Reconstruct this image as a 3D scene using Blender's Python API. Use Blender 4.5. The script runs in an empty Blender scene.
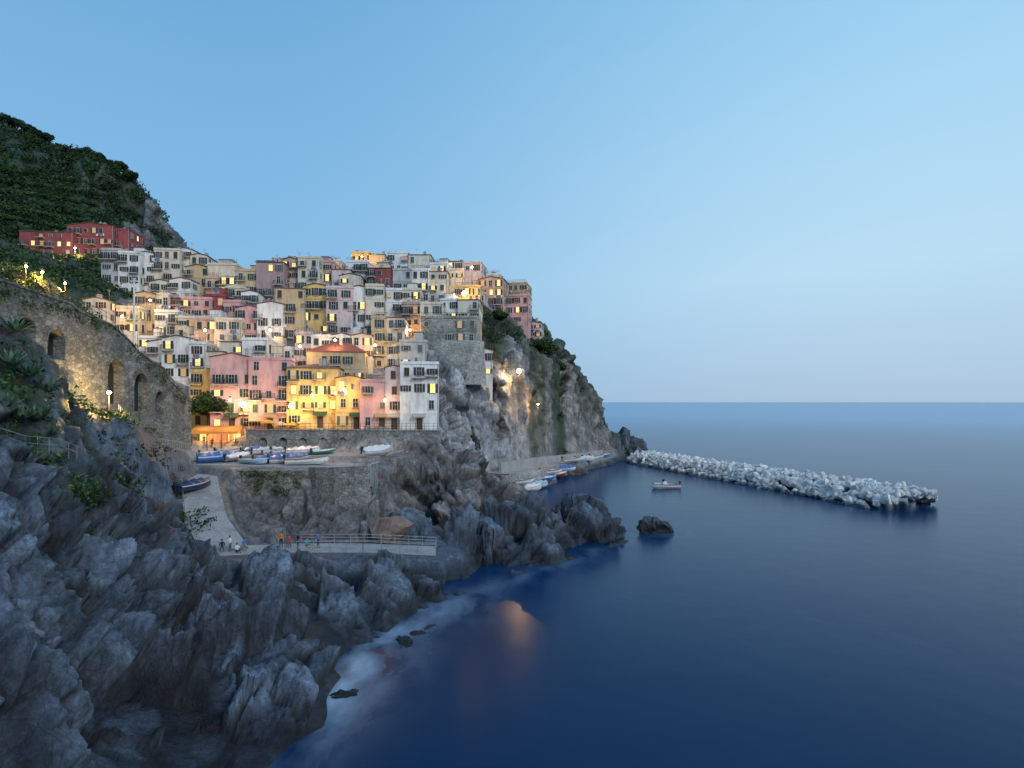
import bpy, math, random, bmesh
import numpy as np
from mathutils import Vector, Matrix
random.seed(11); rng=np.random.default_rng(11)
SC=bpy.context.scene; COL=SC.collection
F=569.0; EYE=20.0
# ---------------------------------------------------------------- image pixel helper
def S(a,b,D):
    """image pixel x (a), image pixel y (b) and estimated depth D -> world metres"""
    return ((a-512.0)/F*D, D, EYE-(b-402.0)/F*D)  # image pixels unprojected through the camera at an estimated depth
def lin(c):
    return tuple(((x/255)/12.92 if x/255<=0.04045 else ((x/255+0.055)/1.055)**2.4) for x in c)
# ---------------------------------------------------------------- noise
def hsh(x,y,z,s):
    h=(x*73856093)^(y*19349663)^(z*83492791)^(s*2654435)
    h=(h^(h>>13))&0x7fffffff
    h=(h*1274126177)&0x7fffffff
    h=(h^(h>>16))&0x7fffffff
    return (h&0xffff)/65535.0
def vnoise(P,seed=0):
    I=np.floor(P).astype(np.int64); f=P-I; f=f*f*(3-2*f)
    out=0
    for dx in (0,1):
        wx=f[:,0] if dx else 1-f[:,0]
        for dy in (0,1):
            wy=f[:,1] if dy else 1-f[:,1]
            for dz in (0,1):
                wz=f[:,2] if dz else 1-f[:,2]
                out=out+wx*wy*wz*hsh(I[:,0]+dx,I[:,1]+dy,I[:,2]+dz,seed)
    return out*2-1
def fbm(P,o=4,seed=0):
    t=0;a=1;s=0
    for i in range(o):
        t=t+a*vnoise(P*(2.03**i),seed+i); s+=a; a*=0.5
    return t/s
def sst(x,a,b):
    t=np.clip((x-a)/(b-a),0,1); return t*t*(3-2*t)
def facets(P,sc,seed,soft=0.1):
    Q=P*sc; I=np.floor(Q).astype(np.int64)
    best=np.full(len(Q),1e9); best2=np.full(len(Q),1e9); val=np.zeros(len(Q))
    for dx in (-1,0,1):
        for dy in (-1,0,1):
            for dz in (-1,0,1):
                cx=I[:,0]+dx; cy=I[:,1]+dy; cz=I[:,2]+dz
                v=[Q[:,0]-(cx+hsh(cx,cy,cz,seed)),Q[:,1]-(cy+hsh(cx,cy,cz,seed+1)),Q[:,2]-(cz+hsh(cx,cy,cz,seed+2))]
                d=v[0]**2+v[1]**2+v[2]**2
                n=[hsh(cx,cy,cz,seed+3+k)*2-1 for k in range(3)]
                w=v[0]*n[0]+v[1]*n[1]+v[2]*n[2]+(hsh(cx,cy,cz,seed+7)-0.5)*0.8
                m=d<best
                best2=np.where(m,best,np.minimum(best2,d)); val=np.where(m,w,val); best=np.where(m,d,best)
    edge=np.sqrt(best2)-np.sqrt(best)
    return val*(0.4+0.6*sst(edge,0,soft))/sc, edge
# ---------------------------------------------------------------- materials
MATS={}
def newmat(name):
    m=bpy.data.materials.new(name); m.use_nodes=True
    nt=m.node_tree; b=nt.nodes["Principled BSDF"]
    return m,nt,b
def ramp(nt,stops,src):
    r=nt.nodes.new("ShaderNodeValToRGB"); e=r.color_ramp.elements
    while len(e)<len(stops): e.new(0.5)
    for i,(p,c) in enumerate(stops):
        e[i].position=p; e[i].color=(*c,1) if len(c)==3 else c
    nt.links.new(src,r.inputs[0]); return r.outputs[0]
def noise_tex(nt,scale,detail=6,rough=0.6,vec=None,dist=0):
    n=nt.nodes.new("ShaderNodeTexNoise"); n.inputs["Scale"].default_value=scale
    n.inputs["Detail"].default_value=detail; n.inputs["Roughness"].default_value=rough; n.inputs["Distortion"].default_value=dist
    if vec is not None: nt.links.new(vec,n.inputs["Vector"])
    return n.outputs["Fac"]
def mapping(nt,src,scale=(1,1,1),rot=(0,0,0)):
    m=nt.nodes.new("ShaderNodeMapping"); m.inputs["Scale"].default_value=scale; m.inputs["Rotation"].default_value=rot
    nt.links.new(src,m.inputs["Vector"]); return m.outputs[0]
def mixc(nt,mode,fac,a,b):
    m=nt.nodes.new("ShaderNodeMix"); m.data_type='RGBA'; m.blend_type=mode
    for i,v in ((0,fac),(6,a),(7,b)):
        if isinstance(v,(int,float)): m.inputs[i].default_value=v
        elif isinstance(v,tuple): m.inputs[i].default_value=(*v,1) if len(v)==3 else v
        else: nt.links.new(v,m.inputs[i])
    return m.outputs[2]
def math_n(nt,op,a,b=0.0,clamp=False):
    m=nt.nodes.new("ShaderNodeMath"); m.operation=op; m.use_clamp=clamp
    for i,v in ((0,a),(1,b)):
        if isinstance(v,(int,float)): m.inputs[i].default_value=v
        else: nt.links.new(v,m.inputs[i])
    return m.outputs[0]
def bump(nt,h,bsdf,strength=0.5,dist=0.1):
    b=nt.nodes.new("ShaderNodeBump"); b.inputs["Strength"].default_value=strength; b.inputs["Distance"].default_value=dist
    nt.links.new(h,b.inputs["Height"]); nt.links.new(b.outputs[0],bsdf.inputs["Normal"])
def pos(nt):
    g=nt.nodes.new("ShaderNodeNewGeometry"); return g.outputs["Position"]
def stucco(key,c,rough=0.85,stain=0.35):
    if key in MATS: return MATS[key]
    m,nt,b=newmat(key); p=pos(nt)
    n1=noise_tex(nt,0.35,6,0.65,p); n2=noise_tex(nt,1.0,5,0.7,mapping(nt,p,(1.6,1.6,0.25)))
    dark=tuple(x*(1-stain*0.75) for x in c); lite=tuple(min(1,x*1.1) for x in c)
    c1=ramp(nt,[(0.3,dark),(0.5,c),(0.75,lite)],n1)
    c2=ramp(nt,[(0.32,(0.55,0.53,0.51)),(0.55,(1,1,1))],n2)
    nt.links.new(mixc(nt,'MULTIPLY',0.65,c1,c2),b.inputs["Base Color"])
    b.inputs["Roughness"].default_value=rough
    bump(nt,noise_tex(nt,6,4,0.6,p),b,0.25,0.03)
    MATS[key]=m; return m
def plain(key,c,rough=0.6,metal=0.0,emit=None,es=0):
    if key in MATS: return MATS[key]
    m,nt,b=newmat(key)
    n1=noise_tex(nt,3.0,4,0.6,pos(nt))
    col=ramp(nt,[(0.3,tuple(x*0.72 for x in c)),(0.7,tuple(min(1,x*1.12) for x in c))],n1)
    nt.links.new(col,b.inputs["Base Color"])
    b.inputs["Roughness"].default_value=rough; b.inputs["Metallic"].default_value=metal
    if emit: b.inputs["Emission Color"].default_value=(*emit,1); b.inputs["Emission Strength"].default_value=es
    MATS[key]=m; return m
def canvas(key,c):
    if key in MATS: return MATS[key]
    m=plain(key,c,0.9); nt=m.node_tree; b=nt.nodes["Principled BSDF"]; out=[n for n in nt.nodes if n.type=='OUTPUT_MATERIAL'][0]
    t=nt.nodes.new("ShaderNodeBsdfTranslucent"); t.inputs[0].default_value=(*c,1); mx=nt.nodes.new("ShaderNodeMixShader"); mx.inputs[0].default_value=0.5
    nt.links.new(b.outputs[0],mx.inputs[1]); nt.links.new(t.outputs[0],mx.inputs[2]); nt.links.new(mx.outputs[0],out.inputs[0]); return m
def stonemat(key,c1,c2,scale=1.4):
    if key in MATS: return MATS[key]
    m,nt,b=newmat(key); p=pos(nt)
    vec=mapping(nt,p,(scale,scale,scale*1.7))
    v=nt.nodes.new("ShaderNodeTexVoronoi"); v.inputs["Scale"].default_value=1.0; nt.links.new(vec,v.inputs["Vector"])
    e=nt.nodes.new("ShaderNodeTexVoronoi"); e.feature='DISTANCE_TO_EDGE'; e.inputs["Scale"].default_value=1.0; nt.links.new(vec,e.inputs["Vector"])
    sep=nt.nodes.new("ShaderNodeSeparateColor"); nt.links.new(v.outputs["Color"],sep.inputs[0])
    cc=ramp(nt,[(0,c1),(1,c2)],sep.outputs[0])
    joint=ramp(nt,[(0.0,(0.35,0.34,0.32)),(0.09,(1,1,1))],e.outputs["Distance"])
    st=ramp(nt,[(0.35,(0.4,0.42,0.38)),(0.65,(1.0,1.0,1.0))],noise_tex(nt,0.35,7,0.72,p))
    nt.links.new(mixc(nt,'MULTIPLY',1.0,mixc(nt,'MULTIPLY',1.0,cc,joint),st),b.inputs["Base Color"])
    b.inputs["Roughness"].default_value=0.9
    bump(nt,e.outputs["Distance"],b,0.6,0.15)
    MATS[key]=m; return m
def rock_material(key,attr=True,tint=(0.3,0.3,0.3),wetk=1.0):
    m,nt,b=newmat(key); p=pos(nt)
    if attr:
        a=nt.nodes.new("ShaderNodeAttribute"); a.attribute_name="tint"; base=a.outputs["Color"]
    else:
        oi=nt.nodes.new("ShaderNodeObjectInfo")
        base=mixc(nt,'MULTIPLY',1.0,tint,ramp(nt,[(0,(0.72,0.73,0.75)),(1,(1.2,1.19,1.17))],oi.outputs["Random"]))
    st=mapping(nt,p,(1.4,1.4,0.42),(0.3,0.55,0.2))
    n1=noise_tex(nt,0.4,10,0.68,p,0.2); n2=noise_tex(nt,1.7,9,0.72,st,0.1); n3=noise_tex(nt,7,6,0.7,p)
    c1=ramp(nt,[(0.3,(0.36,0.39,0.43)),(0.5,(0.9,0.91,0.94)),(0.7,(1.65,1.67,1.69))] if attr else [(0.3,(0.7,0.71,0.73)),(0.5,(1,1,1)),(0.7,(1.2,1.2,1.2))],n1)
    c2=ramp(nt,[(0.33,(0.4,0.42,0.46)),(0.5,(0.95,0.95,0.95)),(0.7,(1.55,1.57,1.6))] if attr else [(0.3,(0.7,0.7,0.7)),(0.6,(1.1,1.1,1.1))],n2)
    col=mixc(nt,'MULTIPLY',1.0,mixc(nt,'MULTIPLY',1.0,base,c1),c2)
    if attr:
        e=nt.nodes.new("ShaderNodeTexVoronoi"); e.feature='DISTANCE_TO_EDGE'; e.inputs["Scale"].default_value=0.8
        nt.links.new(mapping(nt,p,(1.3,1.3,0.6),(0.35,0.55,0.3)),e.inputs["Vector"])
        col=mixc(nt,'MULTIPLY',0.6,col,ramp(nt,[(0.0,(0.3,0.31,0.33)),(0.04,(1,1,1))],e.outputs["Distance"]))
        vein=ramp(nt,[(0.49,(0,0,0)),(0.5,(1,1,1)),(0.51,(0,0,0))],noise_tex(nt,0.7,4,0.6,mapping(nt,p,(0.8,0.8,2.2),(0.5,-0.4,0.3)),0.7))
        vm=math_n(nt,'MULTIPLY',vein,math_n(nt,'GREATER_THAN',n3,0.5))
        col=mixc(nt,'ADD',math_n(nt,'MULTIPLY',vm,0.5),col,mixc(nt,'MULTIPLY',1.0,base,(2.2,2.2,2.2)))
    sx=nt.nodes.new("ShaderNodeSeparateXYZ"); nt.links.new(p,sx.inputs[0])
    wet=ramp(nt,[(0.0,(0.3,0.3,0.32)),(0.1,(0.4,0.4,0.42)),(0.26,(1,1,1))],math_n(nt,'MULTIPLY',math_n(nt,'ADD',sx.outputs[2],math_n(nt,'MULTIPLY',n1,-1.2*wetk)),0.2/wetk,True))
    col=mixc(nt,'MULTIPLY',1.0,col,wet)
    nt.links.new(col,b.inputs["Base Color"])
    nt.links.new(ramp(nt,[(0.3,(0.4,)*3),(0.7,(0.72,)*3)],n1),b.inputs["Roughness"])
    h=math_n(nt,'ADD',math_n(nt,'MULTIPLY',n2,0.85),math_n(nt,'MULTIPLY',n3,0.35))
    bump(nt,h,b,0.85,0.4)
    return m
def leafmat(key,c1,c2,c3):
    if key in MATS: return MATS[key]
    m,nt,b=newmat(key); g=nt.nodes.new("ShaderNodeNewGeometry")
    c=ramp(nt,[(0,c1),(0.6,c2),(1,c3)],g.outputs["Random Per Island"])
    n=ramp(nt,[(0.35,(0.3,0.33,0.32)),(0.65,(1.35,1.35,1.2))],noise_tex(nt,0.18,4,0.6,g.outputs["Position"]))
    nt.links.new(mixc(nt,'MULTIPLY',1.0,c,n),b.inputs["Base Color"]); b.inputs["Roughness"].default_value=0.75; b.inputs["Specular IOR Level"].default_value=0.2
    MATS[key]=m; return m
# ---------------------------------------------------------------- mesh builder
class MB:
    def __init__(s): s.v=[];s.f=[];s.m=[]
    def quad(s,pts,m=0):
        i=len(s.v); s.v+= [tuple(p) for p in pts]; s.f.append(tuple(range(i,i+len(pts)))); s.m.append(m)
    def box(s,c,d,m=0,rz=0.0,taper=1.0):
        i=len(s.v); cx,cy,cz=c; dx,dy,dz=d[0]/2,d[1]/2,d[2]/2; cs,sn=math.cos(rz),math.sin(rz)
        for z,t in ((-dz,1.0),(dz,taper)):
            for x,y in ((-dx,-dy),(dx,-dy),(dx,dy),(-dx,dy)):
                x*=t;y*=t
                s.v.append((cx+x*cs-y*sn,cy+x*sn+y*cs,cz+z))
        for q in ((0,3,2,1),(4,5,6,7),(0,1,5,4),(1,2,6,5),(2,3,7,6),(3,0,4,7)):
            s.f.append(tuple(i+k for k in q)); s.m.append(m)
    def tube(s,p0,p1,r0,r1,m=0,n=8):
        p0=Vector(p0);p1=Vector(p1);d=(p1-p0)
        if d.length<1e-6:return
        q=d.to_track_quat('Z','Y'); i=len(s.v)
        for p,r in ((p0,r0),(p1,r1)):
            for k in range(n):
                a=2*math.pi*k/n; s.v.append(tuple(p+q@Vector((r*math.cos(a),r*math.sin(a),0))))
        for k in range(n):
            s.f.append((i+k,i+(k+1)%n,i+n+(k+1)%n,i+n+k)); s.m.append(m)
        s.f.append(tuple(i+k for k in reversed(range(n)))); s.m.append(m)
        s.f.append(tuple(i+n+k for k in range(n))); s.m.append(m)
    def mesh(s,name,mats,smooth=False):
        me=bpy.data.meshes.new(name); me.from_pydata(s.v,[],s.f)
        for m in mats: me.materials.append(m)
        me.polygons.foreach_set("material_index",s.m)
        if smooth: me.polygons.foreach_set("use_smooth",[True]*len(s.f))
        me.update(); return me
def ob(name,data,parent=None,loc=(0,0,0),rz=0.0,rot=None,scale=None,**props):
    o=bpy.data.objects.new(name,data); COL.objects.link(o); o.location=loc
    o.rotation_euler=rot if rot else (0,0,rz)
    if scale: o.scale=scale
    if parent: o.parent=parent
    for k,v in props.items(): o[k]=v
    return o
def npmesh(name,V,Fq,mats,smooth=True):
    me=bpy.data.meshes.new(name); nv=len(V); nf=len(Fq); k=Fq.shape[1]
    me.vertices.add(nv); me.vertices.foreach_set("co",np.ascontiguousarray(V,dtype=np.float32).ravel())
    me.loops.add(nf*k); me.loops.foreach_set("vertex_index",Fq.astype(np.int32).ravel())
    me.polygons.add(nf); me.polygons.foreach_set("loop_start",np.arange(0,nf*k,k,dtype=np.int32))
    me.polygons.foreach_set("use_smooth",np.full(nf,smooth))
    for m in mats: me.materials.append(m)
    me.update(calc_edges=True); return me
# ---------------------------------------------------------------- terrain control
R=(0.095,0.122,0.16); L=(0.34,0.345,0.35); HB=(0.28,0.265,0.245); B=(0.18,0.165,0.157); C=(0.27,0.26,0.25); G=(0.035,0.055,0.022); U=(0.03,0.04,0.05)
CP=[]
def cp(t,amp,*pts):
    for p in pts: CP.append((*S(*p),amp,t))
def cw(t,amp,*pts):
    for p in pts: CP.append((*p,amp,t))
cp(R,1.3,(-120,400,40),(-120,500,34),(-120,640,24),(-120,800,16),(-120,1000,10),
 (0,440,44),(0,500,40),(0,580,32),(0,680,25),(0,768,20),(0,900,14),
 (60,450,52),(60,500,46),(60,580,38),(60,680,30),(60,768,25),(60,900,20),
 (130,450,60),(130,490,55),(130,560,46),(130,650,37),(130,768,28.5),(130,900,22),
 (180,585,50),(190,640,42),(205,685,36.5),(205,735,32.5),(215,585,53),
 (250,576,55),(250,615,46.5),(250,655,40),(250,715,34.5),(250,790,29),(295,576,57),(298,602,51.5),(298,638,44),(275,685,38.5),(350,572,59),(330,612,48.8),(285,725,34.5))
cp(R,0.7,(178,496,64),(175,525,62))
cp(G,0.5,(0,400,45),(30,380,50),(60,410,55),(60,430,53))
cp(R,0.8,(302,738,33.8),(322,692,39.6),(354,650,46),(388,621,51.9),(432,599,57.6),(480,584,62.5),(540,566,69.4),(590,548,78),(622,534,86.2))
cw(U,0.12,(-8,28,-4),(-6.5,36,-4),(-4.5,45,-4),(0,52,-4),(8,62,-4),(17,72,-4),(26,84,-4),(30,95,-4),(20,105,-4),
 (0,2,5),(-10,5,5),(-25,3,9),(5,10,-1),(10,20,-4),(-4,22,-3),(40,30,-5),(40,60,-5),(45,90,-5),(45,120,-5),(50,150,-5),(60,180,-5),(65,210,-5),(20,50,-5),(70,240,-5),(45,245,-5),(90,120,-6),(90,180,-6),(90,250,-6),(20,20,-6))
cp(R,1.2,(300,565,59.5),(400,566,61),(445,546,70),(480,530,74),(530,513,79),(568,502,83),(600,507,86),(614,520,87),(420,530,76))
cw(U,0.2,(-11,81,-0.6),(-6,84,-2),(3,89,-3),(9,94,-3),(16,97,-3),(22,95,-4))
cp(B,1.1,(375,540,73),(385,505,83),(425,524,91),(490,522,92),(400,480,94),(430,468,98),(470,465,104),(500,478,110),(513,494,117),(455,492,94))
cp(B,0.5,(240,520,77),(300,522,77),(350,515,79),(400,520,81),(232,505,79))
cp(C,0.0,(525,494,121),(552,483,139),(582,470,166),(610,461,192))
cw(U,0.1,(4,103,-4),(11,118,-4),(19,138,-4),(29,160,-4),(41,185,-4),(0,98,-3))
cp(L,1.2,(408,466,104),(430,460,107),(470,458,118),(508,462,136),
 (436,402,112),(438,382,116),(450,379,119),(480,376,125),(440,420,110),(470,420,119),(510,420,137),(505,374,139),(525,378,147))
cp(HB,1.4,(540,456,153),(570,450,173),(597,447,192),(550,420,156),(584,426,181),(548,382,160),(572,387,177),(590,401,188),(599,418,195))
cp(G,0.8,(497,345,142),(490,318,150),(508,330,156),(528,345,157),(540,340,168),(554,353,172),(570,370,182),(580,376,188),(591,392,196),(600,416,201),(537,397,153),(542,370,160),(560,382,170))
cp(R,1.2,(612,450,204),(625,443,207),(636,444,208))
cp(U,0.2,(655,460,206),(634,460,197),(664,458,215),(620,470,188))
cp(C,0.0,(190,464,88),(240,466,87),(320,467,87),(365,467,87),(240,455,96),(300,455,96),(370,454,96),(235,440,102),(190,436,104),
 (300,426,107),(350,426,107),(400,428,108),(425,430,108),(250,428,107),(252,431,102.8),(320,431,102.8),(396,432,102.8),(424,433,103))
cw(G,0.3,(-54,52,30.2),(-55,62,29.2),(-56,70,28.2),(-57,80,23.6),(-56,90,19.6),(-60,45,31))
cw(R,0.25,(-43.5,52,23.4),(-44.3,60,19.8),(-44.8,66,18.8),(-45.4,72,17.8),(-46.5,78,16.0),(-47.5,86,13.6),(-41.5,58,17.2))
cp(R,0.3,(160,486,76),(178,500,72))
cp(C,0.0,(150,347,122),(200,352,119),(250,347,121),(300,352,119),(350,354,120),(400,368,118),(100,347,120),
 (150,317,133),(200,317,133),(250,317,133),(300,322,132),(350,322,132),(400,324,133),(440,332,134),
 (150,290,151),(200,290,151),(250,290,151),(300,290,153),(350,287,155),(400,287,157),(440,290,158),(480,298,158),(515,314,164))
cp(G,0.3,(300,288,172),(400,287,176),(470,295,175),(500,308,172),(300,330,212),(450,352,200),(520,380,200),(560,400,215),(400,380,230),(220,300,190))
cp(G,0.5,(0,275,95),(50,283,108),(90,300,122),(-120,260,90),(0,240,140),(100,266,150),(20,259,163),(80,258,165),(140,259,168),(60,250,180),
 (0,190,205),(50,205,208),(90,218,208),(120,238,208),(0,150,230),(-150,120,220),(60,272,130),(98,284,136),(15,268,120),(120,274,152),(60,268,148))
cp(G,0.6,(0,124,250),(45,144,250),(90,158,245),(124,174,240),(158,242,228),(168,266,215),(-150,85,255),(141,196,236),(130,218,228))
cp((0.17,0.17,0.16),1.1,(154,218,232),(150,240,224),(148,206,234))
cp(G,0.5,(0,200,290),(90,230,290),(150,300,270),(300,380,290),(500,402,290),(-150,180,300))
CPa=np.array([c[:4] for c in CP],dtype=float); CT=np.array([c[4] for c in CP],dtype=float)
def kern(r2): return np.sqrt(r2+4.0)
_n=len(CPa); _d2=((CPa[:,None,:2]-CPa[None,:,:2])**2).sum(2)
_A=np.zeros((_n+3,_n+3)); _A[:_n,:_n]=kern(_d2)-np.eye(_n)*0.15; _A[:_n,_n]=1; _A[:_n,_n+1]=CPa[:,0]; _A[:_n,_n+2]=CPa[:,1]; _A[_n:,:_n]=_A[:_n,_n:].T
_w=np.linalg.solve(_A,np.concatenate([CPa[:,2],[0,0,0]]))
PATHS=[([S(199,463,89),S(200,486,79),S(206,520,69.5),S(226,551,62.5)],2.3,4.5),
       ([S(160,553,61),S(222,551,62.5),S(300,548,66),S(365,548,67),S(436,551,68)],1.9,5.0),
       ([S(106,416,62),S(145,447,76),S(190,453,88)],1.3,3.0),
       ([S(497,474,122),S(530,468,142),S(570,462,166),S(606,457,190)],2.8,3.0),
       ([S(202,463,89),S(362,466,88)],3.4,2.4),
       ([S(202,455,96),S(385,455,96)],3.4,2.4),
       ([S(204,456,95),S(203,438,104)],2.6,3.0)]
def pathblend(x,y,pts):
    best=np.full(x.shape,1e9); zz=np.zeros(x.shape)
    for a,b in zip(pts[:-1],pts[1:]):
        dx,dy=b[0]-a[0],b[1]-a[1]; t=np.clip(((x-a[0])*dx+(y-a[1])*dy)/(dx*dx+dy*dy),0,1)
        d=np.hypot(x-a[0]-t*dx,y-a[1]-t*dy); z=a[2]+t*(b[2]-a[2])
        m=d<best; best=np.where(m,d,best); zz=np.where(m,z,zz)
    return best,zz
def ground(x,y,paths=True):
    x=np.atleast_1d(np.asarray(x,float)).ravel(); y=np.atleast_1d(np.asarray(y,float)).ravel()
    out=np.empty(len(x))
    for i in range(0,len(x),20000):
        xs=x[i:i+20000]; ys=y[i:i+20000]
        r2=(xs[:,None]-CPa[None,:,0])**2+(ys[:,None]-CPa[None,:,1])**2
        out[i:i+20000]=kern(r2)@_w[:_n]+_w[_n]+_w[_n+1]*xs+_w[_n+2]*ys
    if paths:
        for pts,hw,mg in PATHS:
            d,z=pathblend(x,y,pts); k=1-sst(d,hw+0.3,hw+2.2); out=out*(1-k)+(z-0.05)*k
    return out
def gz(x,y): return float(ground([x],[y])[0])
def attrs(x,y):
    amp=np.empty(len(x)); t=np.empty((len(x),3))
    for i in range(0,len(x),20000):
        r2=(x[i:i+20000,None]-CPa[None,:,0])**2+(y[i:i+20000,None]-CPa[None,:,1])**2
        w=1/(r2+1.0)**2.2; w/=w.sum(1,keepdims=True)
        amp[i:i+20000]=w@CPa[:,3]; t[i:i+20000]=w@CT
    return amp,t
nu,nr=740,860
us=np.linspace(-1.2,0.42,nu)
Yf=np.geomspace(6,290,900)
X=(us[:,None]*Yf[None,:]); Y=np.broadcast_to(Yf,X.shape)
Z=ground(X.ravel(),Y.ravel()).reshape(X.shape)
V=np.empty((nu,nr,3))
for i in range(nu):
    dy=np.diff(Yf); dz=np.diff(Z[i]); ym=Yf[1:]
    s=np.concatenate([[0],np.cumsum(np.sqrt(dy**2*0.5+dz**2)/ym)])
    tt=np.linspace(0,s[-1],nr); V[i,:,1]=np.interp(tt,s,Yf); V[i,:,0]=us[i]*V[i,:,1]; V[i,:,2]=np.interp(tt,s,Z[i])
du=np.gradient(V,axis=0); dv=np.gradient(V,axis=1)
NR=np.cross(du,dv); NR/=np.linalg.norm(NR,axis=2,keepdims=True)+1e-9
P=V.reshape(-1,3); NN=NR.reshape(-1,3); NN=NN*np.sign(NN[:,2:3]+1e-9)
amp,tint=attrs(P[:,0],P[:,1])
for pts,hw,mg in PATHS:
    d,_=pathblend(P[:,0],P[:,1],pts); amp*=sst(d,hw+0.3,hw+mg)
rm=np.array(Matrix.Rotation(0.6,3,'Y')@Matrix.Rotation(0.3,3,'X'))
Pw=P+0.15*np.stack([fbm(P/3.0,2,100+k) for k in range(3)],1)
Q0=Pw@rm.T; Q=Q0*np.array([1.0,1.0,0.5]); Qi=Q0*np.array([1.0,0.9,0.72])
f1,e1=facets(Q,1/6.5,3,0.06); f2,e2=facets(Qi+7,1/3.0,23,0.07); f3,e3=facets(Qi+3,1/1.3,41,0.08); f4,e4=facets(Qi+5,1/0.5,61,0.1)
big=fbm(P/9.0,2,5)
nearf=1-sst(P[:,1],40,90)
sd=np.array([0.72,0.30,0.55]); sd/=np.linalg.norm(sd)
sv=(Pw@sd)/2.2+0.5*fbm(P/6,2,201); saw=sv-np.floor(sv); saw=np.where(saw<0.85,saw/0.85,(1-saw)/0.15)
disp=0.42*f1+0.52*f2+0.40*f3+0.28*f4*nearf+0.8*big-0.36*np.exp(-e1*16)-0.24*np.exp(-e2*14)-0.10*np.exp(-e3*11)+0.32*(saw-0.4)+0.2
low=(1-sst(P[:,2],1.5,4.5))*(1-sst(P[:,1],50,60))
disp=np.where(disp<-0.2,-0.2*low+disp*(1-low),disp)
disp=np.where((P[:,2]<0)&(disp>0.5),0.5,disp)
P2=P+NN*(disp*amp)[:,None]*1.15
rockness=np.clip(amp,0,1)
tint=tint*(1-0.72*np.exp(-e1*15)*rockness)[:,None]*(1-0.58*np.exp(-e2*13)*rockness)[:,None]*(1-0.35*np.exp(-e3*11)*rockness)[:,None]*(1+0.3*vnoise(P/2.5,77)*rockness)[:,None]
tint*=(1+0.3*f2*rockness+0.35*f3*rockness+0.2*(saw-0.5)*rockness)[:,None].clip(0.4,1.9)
gx=sst(fbm(P/4,3,91),0.15,0.35)*sst(NN[:,2],0.5,0.8)*sst(P[:,2],9,14)*(P[:,1]<110)*rockness
tint=tint*(1-gx[:,None]*0.7)+np.array([0.04,0.065,0.03])*gx[:,None]*0.7
idx=np.arange(nu*nr).reshape(nu,nr)
FQ=np.stack([idx[:-1,:-1],idx[1:,:-1],idx[1:,1:],idx[:-1,1:]],-1).reshape(-1,4)
cen=P2[FQ].mean(1); FQ=FQ[cen[:,2]>-3.0]
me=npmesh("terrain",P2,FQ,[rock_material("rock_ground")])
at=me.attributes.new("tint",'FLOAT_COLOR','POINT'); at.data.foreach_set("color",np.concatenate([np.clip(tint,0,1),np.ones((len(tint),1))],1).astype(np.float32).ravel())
ob("terrain",me,kind="structure",label="rugged grey coastal cliffs and hillside above the sea",category="cliff")
# ---- paths
cement=stucco("cement",(0.33,0.335,0.34),0.85,0.45)
def path_sheet(name,pts,hw,label,lift=0.09):
    P=[Vector(p) for p in pts]; fine=[]
    for a,b in zip(P[:-1],P[1:]):
        n=max(2,int((b-a).length/1.0)); fine+=[a.lerp(b,k/n) for k in range(n)]
    fine.append(P[-1]); mb=MB(); L_=[];R_=[]
    for i,p in enumerate(fine):
        d=(fine[min(i+3,len(fine)-1)]-fine[max(i-3,0)]); d.z=0; d.normalize(); n=Vector((-d.y,d.x,0))
        L_.append(p+n*hw);R_.append(p-n*hw)
    for i in range(len(fine)-1):
        u=Vector((0,0,lift)); dn=Vector((0,0,-1.2))
        mb.quad([L_[i]+u,R_[i]+u,R_[i+1]+u,L_[i+1]+u]); mb.quad([L_[i]+dn,L_[i]+u,L_[i+1]+u,L_[i+1]+dn]); mb.quad([R_[i]+u,R_[i]+dn,R_[i+1]+dn,R_[i+1]+u])
    return ob(name,mb.mesh(name,[cement]),kind="structure",label=label)
for (pts,hw,mg),nm,lb,lf in zip(PATHS,["ramp_path","footpath","terrace_path","harbour_quay","village_square","village_square","village_street"],
    ["sloping concrete boat ramp below the village","concrete bathing platform along the rocks","narrow terrace path under the arcade","concrete quay road under the headland","paved lower square where boats are parked","paved upper square where boats are parked","paved street leading into the village"],[0.09,0.08,0.07,0.1,0.12,0.13,0.105]):
    path_sheet(nm,pts,hw,lb,lf)
# ---------------------------------------------------------------- sea
m,nt,b=newmat("sea_water"); MATS["sea"]=m
p=pos(nt); a=nt.nodes.new("ShaderNodeAttribute"); a.attribute_name="foam"
fn=noise_tex(nt,0.3,5,0.55,mapping(nt,p,(1,0.6,1),(0,0,0.5)),0.3)
fo=math_n(nt,'MULTIPLY',a.outputs["Fac"],ramp(nt,[(0.34,(0.0,)*3),(0.72,(1,)*3)],fn),True)
big_=noise_tex(nt,0.012,3,0.5,p)
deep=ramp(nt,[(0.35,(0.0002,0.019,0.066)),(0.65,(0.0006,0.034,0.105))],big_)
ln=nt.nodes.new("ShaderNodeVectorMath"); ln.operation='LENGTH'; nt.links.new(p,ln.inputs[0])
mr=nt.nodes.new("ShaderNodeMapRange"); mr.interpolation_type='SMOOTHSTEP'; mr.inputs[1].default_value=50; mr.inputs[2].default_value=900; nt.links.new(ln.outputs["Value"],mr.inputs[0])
deep=mixc(nt,'MIX',mr.outputs[0],deep,(0.06,0.25,0.44))  # far water paled in the base colour, standing in for horizon haze
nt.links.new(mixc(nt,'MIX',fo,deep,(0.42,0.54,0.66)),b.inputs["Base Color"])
nt.links.new(math_n(nt,'ADD',0.24,math_n(nt,'MULTIPLY',fo,0.5)),b.inputs["Roughness"])
b.inputs["IOR"].default_value=1.33; b.inputs["Specular IOR Level"].default_value=0.23; b.inputs["Specular Tint"].default_value=(0.3,0.75,1.0,1)
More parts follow.
